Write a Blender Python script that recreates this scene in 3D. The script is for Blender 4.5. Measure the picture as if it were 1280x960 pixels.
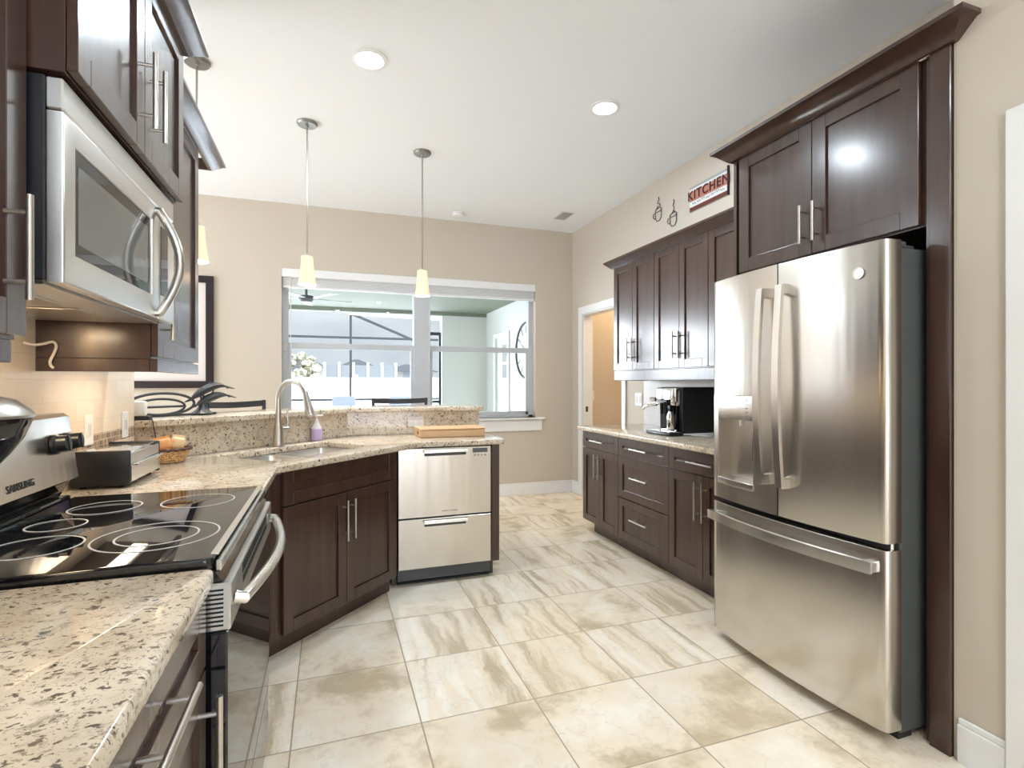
import bpy, bmesh, math, random
from math import pi, sin, cos, radians as R
from mathutils import Matrix, Vector
random.seed(7)
for o in list(bpy.data.objects): bpy.data.objects.remove(o)
S = bpy.context.scene
COL = S.collection

# ------------------------------------------------------------ camera
cam = bpy.data.cameras.new('camera'); cam.sensor_width = 36.0
cam.lens = 655.0 / 1280.0 * 36.0
cam.shift_y = -0.0008
cam.clip_start = 0.02; cam.clip_end = 300
co = bpy.data.objects.new('camera', cam); COL.objects.link(co)
co.location = (0, 0, 1.28); co.rotation_euler = (pi / 2, 0, -R(19.25))
S.camera = co
S.view_settings.view_transform = 'Standard'
S.view_settings.look = 'None'
S.view_settings.gamma = 1.0
S.view_settings.use_curve_mapping = False
S.view_settings.exposure = 0.80
LAMP_W = 12.0        # watts of one recessed lamp

# ------------------------------------------------------------ node helpers
class NT:
    def __init__(s, nt): s.nt = nt
    def n(s, t, **k):
        nd = s.nt.nodes.new(t)
        for a, v in k.items(): setattr(nd, a, v)
        return nd
    def put(s, sock, v):
        if isinstance(v, bpy.types.NodeSocket): s.nt.links.new(v, sock)
        else: sock.default_value = v
    def math(s, op, a, b=None, c=None):
        nd = s.n('ShaderNodeMath', operation=op); s.put(nd.inputs[0], a)
        if b is not None: s.put(nd.inputs[1], b)
        if c is not None: s.put(nd.inputs[2], c)
        return nd.outputs[0]
    def mix(s, f, a, b):
        nd = s.n('ShaderNodeMix', data_type='RGBA'); s.put(nd.inputs[0], f)
        s.put(nd.inputs[6], a if not isinstance(a, tuple) else c4(a)); s.put(nd.inputs[7], b if not isinstance(b, tuple) else c4(b))
        return nd.outputs[2]
    def ramp(s, f, lo, hi):
        nd = s.n('ShaderNodeMapRange'); s.put(nd.inputs[0], f); s.put(nd.inputs[1], lo); s.put(nd.inputs[2], hi)
        return nd.outputs[0]
    def noise(s, vec, scale, detail=3.0, rough=0.5, out=0):
        nd = s.n('ShaderNodeTexNoise'); s.put(nd.inputs['Vector'], vec); s.put(nd.inputs['Scale'], scale)
        nd.inputs['Detail'].default_value = detail; nd.inputs['Roughness'].default_value = rough
        return nd.outputs[out]
    def voro(s, vec, scale, out='Distance', feature='F1'):
        nd = s.n('ShaderNodeTexVoronoi', feature=feature); s.put(nd.inputs['Vector'], vec); s.put(nd.inputs['Scale'], scale)
        return nd.outputs[out]
    def mapping(s, vec, scale=(1, 1, 1), loc=(0, 0, 0), rot=(0, 0, 0)):
        nd = s.n('ShaderNodeMapping'); s.put(nd.inputs[0], vec)
        nd.inputs['Location'].default_value = loc; nd.inputs['Rotation'].default_value = rot; nd.inputs['Scale'].default_value = scale
        return nd.outputs[0]
    def sep(s, v):
        nd = s.n('ShaderNodeSeparateXYZ'); s.put(nd.inputs[0], v); return nd.outputs
    def comb(s, x, y, z):
        nd = s.n('ShaderNodeCombineXYZ'); s.put(nd.inputs[0], x); s.put(nd.inputs[1], y); s.put(nd.inputs[2], z); return nd.outputs[0]
    def bump(s, h, strength, dist=0.01):
        nd = s.n('ShaderNodeBump'); s.put(nd.inputs['Height'], h); nd.inputs['Strength'].default_value = strength
        nd.inputs['Distance'].default_value = dist; return nd.outputs[0]
def c4(c): return (c[0], c[1], c[2], 1.0)
def srgb(r, g, b):
    f = lambda v: (v / 255 / 12.92) if v <= 10 else ((v / 255 + 0.055) / 1.055) ** 2.4
    return (f(r), f(g), f(b))
def mat(name, color=(.5, .5, .5), rough=.5, metal=0.0, coat=0.0, spec=.5, emit=None, estr=0.0, aniso=0.0):
    m = bpy.data.materials.new(name); m.use_nodes = True
    t = NT(m.node_tree); p = m.node_tree.nodes['Principled BSDF']
    p.inputs['Base Color'].default_value = c4(color); p.inputs['Roughness'].default_value = rough
    p.inputs['Metallic'].default_value = metal; p.inputs['Coat Weight'].default_value = coat
    p.inputs['Specular IOR Level'].default_value = spec; p.inputs['Anisotropic'].default_value = aniso; p.inputs['Anisotropic Rotation'].default_value = .25
    if emit: p.inputs['Emission Color'].default_value = c4(emit); p.inputs['Emission Strength'].default_value = estr
    m['_p'] = 0
    return m, t, p
def obco(t): return t.n('ShaderNodeTexCoord').outputs['Object']

# ------------------------------------------------------------ world : bright overcast sky
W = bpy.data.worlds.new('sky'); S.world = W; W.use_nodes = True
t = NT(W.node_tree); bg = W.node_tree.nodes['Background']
v = t.n('ShaderNodeTexCoord').outputs['Generated']
z = t.sep(v)[2]
up = t.ramp(z, 0.20, 0.85)
cl = t.ramp(t.noise(t.mapping(v, (1.5, 1.5, 5)), 2.2, 5, .55), .38, .66)
base = t.mix(up, (0.37, 0.40, 0.45), (5.6, 6.1, 6.9))
cloud = t.mix(up, (0.47, 0.49, 0.525), (6.6, 7.1, 7.8))
sky = t.mix(cl, base, cloud)
dt = t.n('ShaderNodeVectorMath', operation='DOT_PRODUCT'); t.put(dt.inputs[0], v); dt.inputs[1].default_value = (-.583, .803, .122)   # added bright patch of sky, low and to the left, to light the room
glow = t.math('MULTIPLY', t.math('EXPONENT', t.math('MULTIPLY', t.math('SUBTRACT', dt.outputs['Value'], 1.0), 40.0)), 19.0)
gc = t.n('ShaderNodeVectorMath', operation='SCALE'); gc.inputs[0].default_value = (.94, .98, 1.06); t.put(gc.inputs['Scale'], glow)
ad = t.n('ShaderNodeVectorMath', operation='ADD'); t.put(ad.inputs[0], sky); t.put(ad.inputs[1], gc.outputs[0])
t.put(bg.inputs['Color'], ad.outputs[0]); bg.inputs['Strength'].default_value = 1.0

# ------------------------------------------------------------ materials
M = {}
def paint(name, col, rough=.7, bump=.08, scale=90):
    m, t, p = mat(name, col, rough); v = obco(t)
    t.put(p.inputs['Normal'], t.bump(t.noise(v, scale, 3), bump, .004)); M[name] = m
paint('wall_paint', srgb(208, 197, 181)); paint('ceiling_paint', srgb(248, 251, 254), .8)
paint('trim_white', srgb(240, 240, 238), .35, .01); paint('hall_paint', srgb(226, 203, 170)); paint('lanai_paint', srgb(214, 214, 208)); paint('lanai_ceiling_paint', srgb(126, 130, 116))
def simple(name, col, rough, **k): M[name] = mat(name, col, rough, **k)[0]
simple('satin_grey', (.34, .33, .31), .32, metal=1.0); simple('nickel', (.58, .55, .51), .28, metal=1.0); simple('chrome', (.80, .80, .80), .08, metal=1.0)
simple('black_plastic', (.012, .013, .016), .35); simple('black_gloss', (.008, .008, .010), .06, spec=.6)
simple('black_glass', (.006, .006, .008), .03, spec=.7); simple('dark_grey', (.07, .075, .08), .4); simple('fridge_grey', (.085, .09, .085), .42)
simple('white_plastic', srgb(238, 236, 232), .35); simple('dark_void', (.01, .008, .008), .6); simple('rubber', (.02, .02, .02), .7)
simple('bronze_black', (.03, .032, .036), .45); simple('vinyl_white', srgb(240, 240, 240), .5); simple('window_vinyl', srgb(198, 202, 207), .45); simple('vinyl_grey', srgb(100, 102, 104), .7)
simple('roof_grey', srgb(48, 49, 52), .95, spec=.1); simple('house_wall', srgb(130, 126, 120), .8); simple('blue_grey_plastic', srgb(112, 118, 130), .5)
simple('orange_pack', srgb(236, 176, 118), .45); simple('cream_pack', srgb(240, 214, 170), .45); simple('purple_soap', srgb(204, 178, 222), .25)
simple('clear_plastic', srgb(226, 222, 220), .15); simple('brown_wood_red', srgb(104, 44, 38), .5); simple('sign_white', srgb(228, 228, 226), .6); simple('sign_grey', srgb(168, 172, 172), .6)
simple('brick_pink', srgb(186, 122, 104), .6); simple('brown_dark', srgb(62, 26, 26), .5); simple('frame_wood', (.014, .006, .010), .3); simple('mat_board', srgb(226, 216, 212), .7)
simple('button_grey', srgb(130, 132, 134), .5); simple('display_grey', srgb(96, 98, 102), .3); simple('ring_grey', srgb(200, 200, 200), .35); simple('seat_cloth', srgb(205, 208, 214), .8)
simple('plate_brown', srgb(74, 46, 40), .5); simple('cord_white', srgb(232, 220, 200), .5); simple('clock_face', srgb(214, 224, 220), .5)
M['lamp_glow'] = mat('lamp_glow', (1, 1, 1), .5, emit=(1, .95, .86), estr=9.0)[0]
M['shade_glass'] = mat('shade_glass', srgb(190, 172, 146), .4, emit=(1, .76, .48), estr=.34)[0]
M['hood_lens'] = mat('hood_lens', (1, .9, .75), .4, emit=(1, .78, .5), estr=.9)[0]
# stainless
def steel(name, col, rough, stretch):
    m, t, p = mat(name, col, rough, metal=1.0, aniso=.4 if name == 'steel' else 0.0); v = obco(t)
    n = t.noise(t.mapping(v, stretch), 60, 2)
    t.put(p.inputs['Roughness'], t.math('MULTIPLY_ADD', n, .03, rough - .015))
    wob = t.noise(t.mapping(v, (3.2, 3.2, .22)), 2.4, 2)
    t.put(p.inputs['Normal'], t.bump(wob, .16, .02)); M[name] = m
steel('steel', (.62, .59, .545), .25, (12, 12, .3)); steel('steel_brushed', (.74, .74, .73), .30, (.3, .3, 14)); steel('steel_bright', (.78, .77, .75), .22, (1, 1, 1))
simple('sink_steel', (.70, .67, .62), .33, metal=.85)
simple('mw_glass', (.16, .165, .165), .06, spec=.8)
# espresso wood
def wood(name, a, b, rough):
    m, t, p = mat(name, a, rough, coat=1.0); v = obco(t)
    n = t.noise(t.mapping(v, (9, 9, .8)), 3.0, 5, .6)
    t.put(p.inputs['Base Color'], t.mix(t.ramp(n, .3, .72), a, b))
    p.inputs['Coat Roughness'].default_value = .19; p.inputs['Coat IOR'].default_value = 1.52; p.inputs['Specular IOR Level'].default_value = .25
    M[name] = m
wood('espresso', (.034, .0135, .0095), (.066, .028, .017), .5)
# granite
def granite(name, c1, c2, dark, grey):
    m, t, p = mat(name, c1, .13, coat=.2); v = obco(t); p.inputs['Coat Roughness'].default_value = .06
    d = t.noise(v, 26, 4, .65, 1)
    add = t.n('ShaderNodeVectorMath', operation='MULTIPLY_ADD'); t.put(add.inputs[0], d); add.inputs[1].default_value = (.05, .05, .05); t.put(add.inputs[2], v)
    w2 = t.mapping(add.outputs[0], (1, 1.7, 1.3), rot=(0, 0, .35))
    col = t.mix(t.ramp(t.noise(v, 7, 5, .65), .36, .64), c1, c2)
    col = t.mix(t.math('MULTIPLY', t.ramp(t.noise(w2, 30, 5, .7), .54, .66), .7), col, grey)
    patch = t.ramp(t.noise(v, 5, 3), .35, .65)
    for sc, th, pr, am in ((34, .24, .60, .92), (66, .30, .52, .85), (130, .30, .5, .6)):
        cc = t.sep(t.voro(w2, sc, 'Color'))
        k = t.math('MULTIPLY', t.ramp(t.voro(w2, sc), th + .06, th - .02), t.math('GREATER_THAN', t.math('ADD', cc[0], t.math('MULTIPLY', patch, .22)), pr + .16))
        col = t.mix(t.math('MULTIPLY', k, am), col, t.mix(cc[1], dark, grey))
    t.put(p.inputs['Base Color'], col); M[name] = m
granite('granite', srgb(226, 212, 192), srgb(206, 188, 164), srgb(48, 38, 34), srgb(128, 112, 96))
# floor tiles
m, t, p = mat('floor_tile', (.6, .55, .48), .22); v = obco(t)
T = .4565
sx, sy, _ = t.sep(v)
ux = t.math('DIVIDE', t.math('SUBTRACT', sx, .329), T); uy = t.math('DIVIDE', t.math('SUBTRACT', sy, 2.433), T)
ix = t.math('FLOOR', ux); iy = t.math('FLOOR', uy); fx = t.math('FRACT', ux); fy = t.math('FRACT', uy)
wn = t.n('ShaderNodeTexWhiteNoise', noise_dimensions='2D'); t.put(wn.inputs['Vector'], t.comb(ix, iy, 0.0))
rr = wn.outputs['Color']; rv = t.sep(rr)
off = t.n('ShaderNodeVectorMath', operation='MULTIPLY_ADD'); t.put(off.inputs[0], rr); off.inputs[1].default_value = (23, 31, 17); t.put(off.inputs[2], v)
tv = off.outputs[0]
ds = t.noise(tv, 5, 4, .6, 1)
wv = t.n('ShaderNodeVectorMath', operation='MULTIPLY_ADD'); t.put(wv.inputs[0], ds); wv.inputs[1].default_value = (.10, .10, 0); t.put(wv.inputs[2], tv)
streak = t.noise(t.mapping(wv.outputs[0], (8.5, .8, 1)), 1.7, 5, .6)
cloudy = t.noise(wv.outputs[0], 3.4, 6, .6)
kind = t.math('GREATER_THAN', rv[0], .55)
pat = t.mix(kind, cloudy, streak)
c = t.mix(t.ramp(pat, .36, .49), srgb(200, 182, 154), srgb(242, 227, 204))
c = t.mix(t.ramp(pat, .50, .66), c, srgb(250, 242, 228))
vein = t.math('ABSOLUTE', t.math('SUBTRACT', t.noise(wv.outputs[0], 4.5, 5, .6), .5))
c = t.mix(t.math('MULTIPLY', t.math('SUBTRACT', 1.0, t.ramp(vein, 0.0, .012)), .16), c, srgb(140, 126, 110))
c = t.mix(t.math('MULTIPLY', rv[1], .22), c, srgb(226, 203, 170))
ex = t.math('MINIMUM', t.math('MINIMUM', fx, t.math('SUBTRACT', 1.0, fx)), t.math('MINIMUM', fy, t.math('SUBTRACT', 1.0, fy)))
g = t.math('LESS_THAN', ex, .0055)
t.put(p.inputs['Base Color'], t.mix(g, c, srgb(172, 152, 130)))
t.put(p.inputs['Roughness'], t.math('MULTIPLY_ADD', g, .4, .2))
t.put(p.inputs['Normal'], t.bump(t.ramp(ex, .004, .012), .25, .003))
M['floor_tile'] = m
# travertine brick backsplash with mosaic band (object YZ)
def splash(name, c1, c2, band):
    m, t, p = mat(name, c1, .35); v = obco(t); x, y, z = t.sep(v)
    b = t.n('ShaderNodeTexBrick'); t.put(b.inputs['Vector'], t.comb(y, z, 0.0))
    b.inputs['Color1'].default_value = c4(c1); b.inputs['Color2'].default_value = c4(c2); b.inputs['Mortar'].default_value = c4(tuple(k * .86 for k in c1))
    b.inputs['Scale'].default_value = 1.0; b.inputs['Mortar Size'].default_value = .0018; b.inputs['Brick Width'].default_value = .152; b.inputs['Row Height'].default_value = .076
    col = b.outputs['Color']
    col = t.mix(t.math('MULTIPLY', t.ramp(t.noise(v, 18, 4), .45, .75), .25), col, tuple(k * .8 for k in c1))
    if band:
        k = t.n('ShaderNodeTexBrick'); t.put(k.inputs['Vector'], t.comb(y, z, 0.0)); k.offset = .5
        k.inputs['Color1'].default_value = c4(srgb(60, 46, 40)); k.inputs['Color2'].default_value = c4(srgb(190, 160, 130)); k.inputs['Mortar'].default_value = c4(srgb(225, 205, 180))
        k.inputs['Scale'].default_value = 1.0; k.inputs['Mortar Size'].default_value = .0015; k.inputs['Brick Width'].default_value = .016; k.inputs['Row Height'].default_value = .024
        inb = t.math('MULTIPLY', t.math('GREATER_THAN', z, 1.036), t.math('LESS_THAN', z, 1.084))
        col = t.mix(inb, col, k.outputs['Color'])
    t.put(p.inputs['Base Color'], col); M[name] = m
splash('travertine', srgb(242, 224, 200), srgb(236, 214, 188), True); splash('grey_tile', srgb(214, 210, 206), srgb(206, 200, 195), False)
# cardboard-like light wood box, wicker, blossom, ground, art
m, t, p = mat('box_wood', srgb(214, 176, 132), .5); v = obco(t)
t.put(p.inputs['Base Color'], t.mix(t.noise(t.mapping(v, (1, 12, 12)), 3, 4), srgb(222, 188, 146), srgb(198, 156, 112))); M['box_wood'] = m
m, t, p = mat('wicker', srgb(196, 156, 104), .6); v = obco(t)
t.put(p.inputs['Base Color'], t.mix(t.ramp(t.noise(v, 120, 2), .4, .6), srgb(160, 116, 70), srgb(216, 180, 128))); M['wicker'] = m
m, t, p = mat('blossom', srgb(226, 220, 200), .8); v = obco(t)
t.put(p.inputs['Base Color'], t.mix(t.ramp(t.noise(v, 5, 3), .42, .6), srgb(86, 86, 62), srgb(178, 172, 152))); M['blossom'] = m
m, t, p = mat('deck', srgb(222, 220, 214), .7); v = obco(t)
t.put(p.inputs['Base Color'], t.mix(t.noise(v, 1.2, 5), srgb(214, 215, 216), srgb(232, 233, 235))); M['deck'] = m
m, t, p = mat('art', srgb(190, 204, 220), .4); v = obco(t)
t.put(p.inputs['Base Color'], t.mix(t.ramp(t.noise(v, 2.2, 4), .4, .62), srgb(176, 196, 220), srgb(232, 232, 236))); M['art'] = m
# thin clear glass
def glass(name, tint, refl):
    m = bpy.data.materials.new(name); m.use_nodes = True; nt = m.node_tree; nt.nodes.clear(); t = NT(nt)
    o = t.n('ShaderNodeOutputMaterial'); mx = t.n('ShaderNodeMixShader'); tr = t.n('ShaderNodeBsdfTransparent'); gl = t.n('ShaderNodeBsdfGlossy')
    tr.inputs[0].default_value = c4(tint); gl.inputs['Roughness'].default_value = .01
    fr = t.n('ShaderNodeFresnel'); fr.inputs[0].default_value = refl
    gb = t.n('ShaderNodeNewGeometry').outputs['Backfacing']; t.put(mx.inputs[0], t.math('MULTIPLY', fr.outputs[0], t.math('SUBTRACT', 1.0, gb))); t.put(mx.inputs[1], tr.outputs[0]); t.put(mx.inputs[2], gl.outputs[0]); t.put(o.inputs[0], mx.outputs[0]); M[name] = m
glass('pane_glass', (.97, .99, .985), 1.35)

# ------------------------------------------------------------ mesh helpers
class MB:
    def __init__(s): s.bm = bmesh.new()
    def _merge(s, bm):
        me = bpy.data.meshes.new('tmp'); bm.to_mesh(me); bm.free(); s.bm.from_mesh(me); bpy.data.meshes.remove(me); return s
    def box(s, x0, x1, y0, y1, z0, z1, b=0.0, seg=1):
        bm = bmesh.new(); bmesh.ops.create_cube(bm, size=1.0)
        for v in bm.verts: v.co = Vector(((x0 + x1) / 2 + v.co.x * (x1 - x0), (y0 + y1) / 2 + v.co.y * (y1 - y0), (z0 + z1) / 2 + v.co.z * (z1 - z0)))
        if b: bmesh.ops.bevel(bm, geom=bm.edges[:], offset=b, segments=seg, profile=.5, affect='EDGES')
        return s._merge(bm)
    def tube(s, pts, r, n=10, closed=False):
        bm = bmesh.new(); pts = [Vector(p) for p in pts]; rs = r if isinstance(r, (list, tuple)) else [r] * len(pts)
        rings = []; L = len(pts); up = None
        for i, p in enumerate(pts):
            if closed: d = pts[(i + 1) % L] - pts[i - 1]
            else: d = pts[min(i + 1, L - 1)] - pts[max(i - 1, 0)]
            d.normalize()
            if up is None: up = d.orthogonal().normalized()
            up = (up - d * up.dot(d)); up = up.normalized() if up.length > 1e-6 else d.orthogonal().normalized()
            w = d.cross(up)
            rings.append([bm.verts.new(p + (up * cos(2 * pi * k / n) + w * sin(2 * pi * k / n)) * rs[i]) for k in range(n)])
        for i in range(L if closed else L - 1):
            a, b = rings[i], rings[(i + 1) % L]
            for k in range(n): bm.faces.new((a[k], a[(k + 1) % n], b[(k + 1) % n], b[k]))
        if not closed:
            bm.faces.new(rings[0][::-1]); bm.faces.new(rings[-1])
        bmesh.ops.recalc_face_normals(bm, faces=bm.faces[:])
        return s._merge(bm)
    def ribbon(s, pts, wv, hw, hn):          # rectangular bar along pts, wv = width axis
        bm = bmesh.new(); pts = [Vector(p) for p in pts]; wv = Vector(wv).normalized(); rings = []
        for i, p in enumerate(pts):
            d = (pts[min(i + 1, len(pts) - 1)] - pts[max(i - 1, 0)]).normalized(); nn = d.cross(wv).normalized()
            rings.append([bm.verts.new(p + wv * a * hw + nn * b * hn) for a, b in ((-1, -1), (1, -1), (1, 1), (-1, 1))])
        for i in range(len(rings) - 1):
            a, b = rings[i], rings[i + 1]
            for k in range(4): bm.faces.new((a[k], a[(k + 1) % 4], b[(k + 1) % 4], b[k]))
        bm.faces.new(rings[0][::-1]); bm.faces.new(rings[-1])
        bmesh.ops.recalc_face_normals(bm, faces=bm.faces[:]); bmesh.ops.bevel(bm, geom=bm.edges[:], offset=.002, segments=1, affect='EDGES') if hn > .004 and len(pts) < 3 else None
        return s._merge(bm)
    def lathe(s, prof, cx=0, cy=0, n=28, cap=True):
        bm = bmesh.new(); rings = []
        for r, z in prof: rings.append([bm.verts.new((cx + max(r, .0003) * cos(2 * pi * k / n), cy + max(r, .0003) * sin(2 * pi * k / n), z)) for k in range(n)])
        for a, b in zip(rings, rings[1:]):
            for k in range(n): bm.faces.new((a[k], a[(k + 1) % n], b[(k + 1) % n], b[k]))
        if cap: bm.faces.new(rings[0][::-1]); bm.faces.new(rings[-1])
        bmesh.ops.recalc_face_normals(bm, faces=bm.faces[:])
        return s._merge(bm)
    def ball(s, c, r, sc=(1, 1, 1), sub=2):
        bm = bmesh.new(); bmesh.ops.create_icosphere(bm, subdivisions=sub, radius=r)
        for v in bm.verts: v.co = Vector((c[0] + v.co.x * sc[0], c[1] + v.co.y * sc[1], c[2] + v.co.z * sc[2]))
        return s._merge(bm)
    def prism(s, poly, z0, z1, holes=(), bevel=0.0, M4=None):
        cu = bpy.data.curves.new('tmp', 'CURVE'); cu.dimensions = '2D'; cu.fill_mode = 'BOTH'
        cu.extrude = (z1 - z0) / 2 - bevel; cu.bevel_depth = bevel; cu.bevel_resolution = 2; cu.offset = -bevel
        for pl in [poly] + list(holes):
            sp = cu.splines.new('POLY'); sp.points.add(len(pl) - 1); sp.use_cyclic_u = True
            for q, (x, y) in zip(sp.points, pl): q.co = (x, y, 0, 1)
        ob = bpy.data.objects.new('tmp', cu); COL.objects.link(ob)
        dg = bpy.context.evaluated_depsgraph_get(); dg.update()
        me = bpy.data.meshes.new_from_object(ob.evaluated_get(dg))
        bpy.data.objects.remove(ob); bpy.data.curves.remove(cu)
        mt = (M4 or Matrix()) @ Matrix.Translation((0, 0, (z0 + z1) / 2)); me.transform(mt)
        bm = bmesh.new(); bm.from_mesh(me); bpy.data.meshes.remove(me)
        bmesh.ops.remove_doubles(bm, verts=bm.verts[:], dist=1e-5); bmesh.ops.recalc_face_normals(bm, faces=bm.faces[:])
        return s._merge(bm)
    def text(s, body, size, ext, M4, font_bold=0.0):
        cu = bpy.data.curves.new('tmp', 'FONT'); cu.body = body; cu.size = size; cu.extrude = ext; cu.offset = font_bold; cu.space_character = 1.0 + 80 * font_bold; cu.align_x = 'CENTER'; cu.align_y = 'CENTER'
        ob = bpy.data.objects.new('tmp', cu); COL.objects.link(ob)
        dg = bpy.context.evaluated_depsgraph_get(); dg.update()
        me = bpy.data.meshes.new_from_object(ob.evaluated_get(dg)); bpy.data.objects.remove(ob); bpy.data.curves.remove(cu)
        me.transform(M4); s.bm.from_mesh(me); bpy.data.meshes.remove(me); return s
    def xf(s, M4): bmesh.ops.transform(s.bm, matrix=M4, verts=s.bm.verts[:]); return s

def spline(P, n=5):
    P = [Vector(p) for p in P]; out = []
    for i in range(len(P) - 1):
        a, b, c, d = P[max(i - 1, 0)], P[i], P[i + 1], P[min(i + 2, len(P) - 1)]
        for k in range(n):
            u = k / n; out.append(.5 * (2 * b + (c - a) * u + (2 * a - 5 * b + 4 * c - d) * u * u + (3 * b - a - 3 * c + d) * u ** 3))
    return out + [P[-1]]
ROOT = {}
def tag(o, label=None, cat=None, group=None, kind=None):
    if label: o['label'] = label
    if cat: o['category'] = cat
    if group: o['group'] = group
    if kind: o['kind'] = kind
    return o
def thing(name, label, cat, loc=(0, 0, 0), rot=0.0, group=None):
    o = bpy.data.objects.new(name, None); COL.objects.link(o); o.empty_display_size = .05
    o.location = loc; o.rotation_euler = (0, 0, rot)
    ROOT[o.name] = Matrix.Translation(loc) @ Matrix.Rotation(rot, 4, 'Z')
    return tag(o, label, cat, group)
def build(name, mb, material, parent=None, local=False, angle=35):
    me = bpy.data.meshes.new(name)
    if parent is not None and not local: mb.xf(ROOT[parent.name].inverted())
    mb.bm.to_mesh(me); mb.bm.free()
    me.materials.append(M[material])
    me.shade_smooth() if hasattr(me, 'shade_smooth') else None
    me.set_sharp_from_angle(angle=R(angle))
    o = bpy.data.objects.new(name, me); COL.objects.link(o)
    ROOT[o.name] = Matrix()
    if parent is not None: o.parent = parent; ROOT[o.name] = ROOT[parent.name]
    return o
def struct(name, mb, material, label=None):
    o = build(name, mb, material); o['kind'] = 'structure'; tag(o, label or name.replace('_', ' '), name.split('_')[0]); return o
def dup(root, loc, rot=None, label=None):
    r = root.copy(); COL.objects.link(r); r.location = loc
    if rot is not None: r.rotation_euler = (0, 0, rot)
    if label: r['label'] = label
    for ch in list(root.children):
        c = ch.copy(); COL.objects.link(c); c.parent = r
        for g in list(ch.children):
            d = g.copy(); COL.objects.link(d); d.parent = c
    return r
def lamp(name, kind, loc, power, color, parent=None, size=.1, rot=(0, 0, 0), spread=None):
    l = bpy.data.lights.new(name, kind); l.energy = power; l.color = color
    if kind == 'AREA':
        l.shape = 'DISK'; l.size = size
        if spread: l.spread = spread
    else: l.shadow_soft_size = size
    o = bpy.data.objects.new(name, l); COL.objects.link(o); o.location = loc; o.rotation_euler = rot
    if parent is not None: o.parent = parent
    return o
YZ = lambda x: Matrix(((0, 0, 1, x), (1, 0, 0, 0), (0, 1, 0, 0), (0, 0, 0, 1)))       # (a,b,c)->(x+c, a, b)
XZ = lambda y: Matrix(((1, 0, 0, 0), (0, 0, -1, y), (0, 1, 0, 0), (0, 0, 0, 1)))      # (a,b,c)->(a, y-c, b)
def rect(x0, x1, y0, y1): return [(x0, y0), (x1, y0), (x1, y1), (x0, y1)]

# ============================================================ SETTING
HC = 3.06; XR = 2.725; YB = 5.63; XL = -.86
WX0, WX1, WZ0, WZ1 = -.442, 2.254, .885, 2.42
b = MB().box(-4.2, 4.4, 2.75, YB + .2, -.12, 0).box(-.98, 4.4, -4.3, 2.75, -.12, 0); struct('floor', b, 'floor_tile', 'beige marble-look tile floor in square tiles')
struct('ceiling', MB().box(-4.2, 4.4, 2.75, YB + .2, HC, HC + .12).box(-.98, 4.4, -4.3, 2.75, HC, HC + .12), 'ceiling_paint', 'plain white kitchen ceiling')
struct('wall_back', MB().prism(rect(-4.2, 4.4, 0, HC), 0, .2, [rect(WX0, WX1, WZ0, WZ1)], 0, XZ(YB + .2)), 'wall_paint', 'beige back wall around the wide window')
DY0, DY1, DZ = 4.50, 5.36, 2.06
struct('wall_right', MB().prism(rect(1.19, YB, 0, HC), 0, .12, [rect(DY0, DY1, 0.0005, DZ)], 0, YZ(XR)), 'wall_paint', 'beige right wall behind the dark cabinets')
struct('wall_right_near', MB().prism(rect(-4.3, 1.195, 0, HC), 0, XR + .12 - 2.02, [rect(.08, .95, .0005, 2.05)], 0, YZ(2.02)), 'wall_paint', 'beige wall beside the refrigerator panel')
struct('wall_left', MB().box(-.98, XL, -4.3, 2.87, 0, HC), 'wall_paint', 'wall behind the range and microwave')
b = MB(); b.box(-4.2, -.98, 2.75, 2.87, 0, HC); struct('wall_dining', b, 'wall_paint', 'inner wall of the dining nook')
struct('wall_far_left', MB().prism(rect(2.87, YB, 0, HC), 0, .12, [rect(2.95, 5.55, .0005, 2.9)], 0, YZ(-4.2)), 'wall_paint', 'dining nook end wall with an opening added for daylight')  # unseen opening added to let sky light into the nook
struct('wall_rear', MB().prism(rect(-.98, 2.02, 0, HC), 0, .12, [rect(-.92, 1.96, .0005, 2.9)], 0, XZ(-4.18)), 'wall_paint', 'rear wall behind the viewer with an opening added for daylight')  # unseen opening, put in so daylight fills the room from behind
# hall beyond the doorway
struct('wall_hall', MB().box(4.28, 4.4, 3.6, YB, 0, HC), 'hall_paint', 'warm beige hall wall seen through the doorway')
struct('wall_hall_end', MB().box(XR + .12, 4.28, 3.6, 3.72, 0, HC), 'hall_paint', 'end wall of the hall')
# doorway casing
b = MB()
b.box(XR - .018, XR - .001, DY1, DY1 + .085, 0, DZ + .085, .004); b.box(XR - .018, XR - .001, DY0 - .07, DY0, 0, DZ + .085, .004); b.box(XR - .018, XR - .001, DY0, DY1, DZ, DZ + .085, .004)
b.box(XR - .001, XR + .12, DY1 - .012, DY1, 0, DZ); b.box(XR - .001, XR + .12, DY0, DY0 + .012, 0, DZ); b.box(XR - .001, XR + .12, DY0 + .012, DY1 - .012, DZ - .012, DZ)
d = struct('door_1', b, 'trim_white', 'white cased doorway to the hall')
build('strike_plate', MB().box(XR + .03, XR + .06, DY1 - .0135, DY1 - .012, .955, 1.015), 'dark_grey', d)
# near door with casing on the right edge
b = MB(); b.box(2.0, 2.019, .955, 1.042, 0, 2.135, .004); b.box(2.0, 2.019, -.01, .075, 0, 2.135, .004); b.box(2.0, 2.019, .075, .955, 2.05, 2.135, .004); b.box(2.05, 2.085, .08, .95, 0, 2.05)
for y0, y1 in ((.17, .48), (.55, .86)):
    for z0, z1 in ((.2, .95), (1.1, 1.9)): b.box(2.044, 2.05, y0, y1, z0, z1, .003)
struct('door_2', b, 'trim_white', 'white cased door at the right edge')
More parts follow.
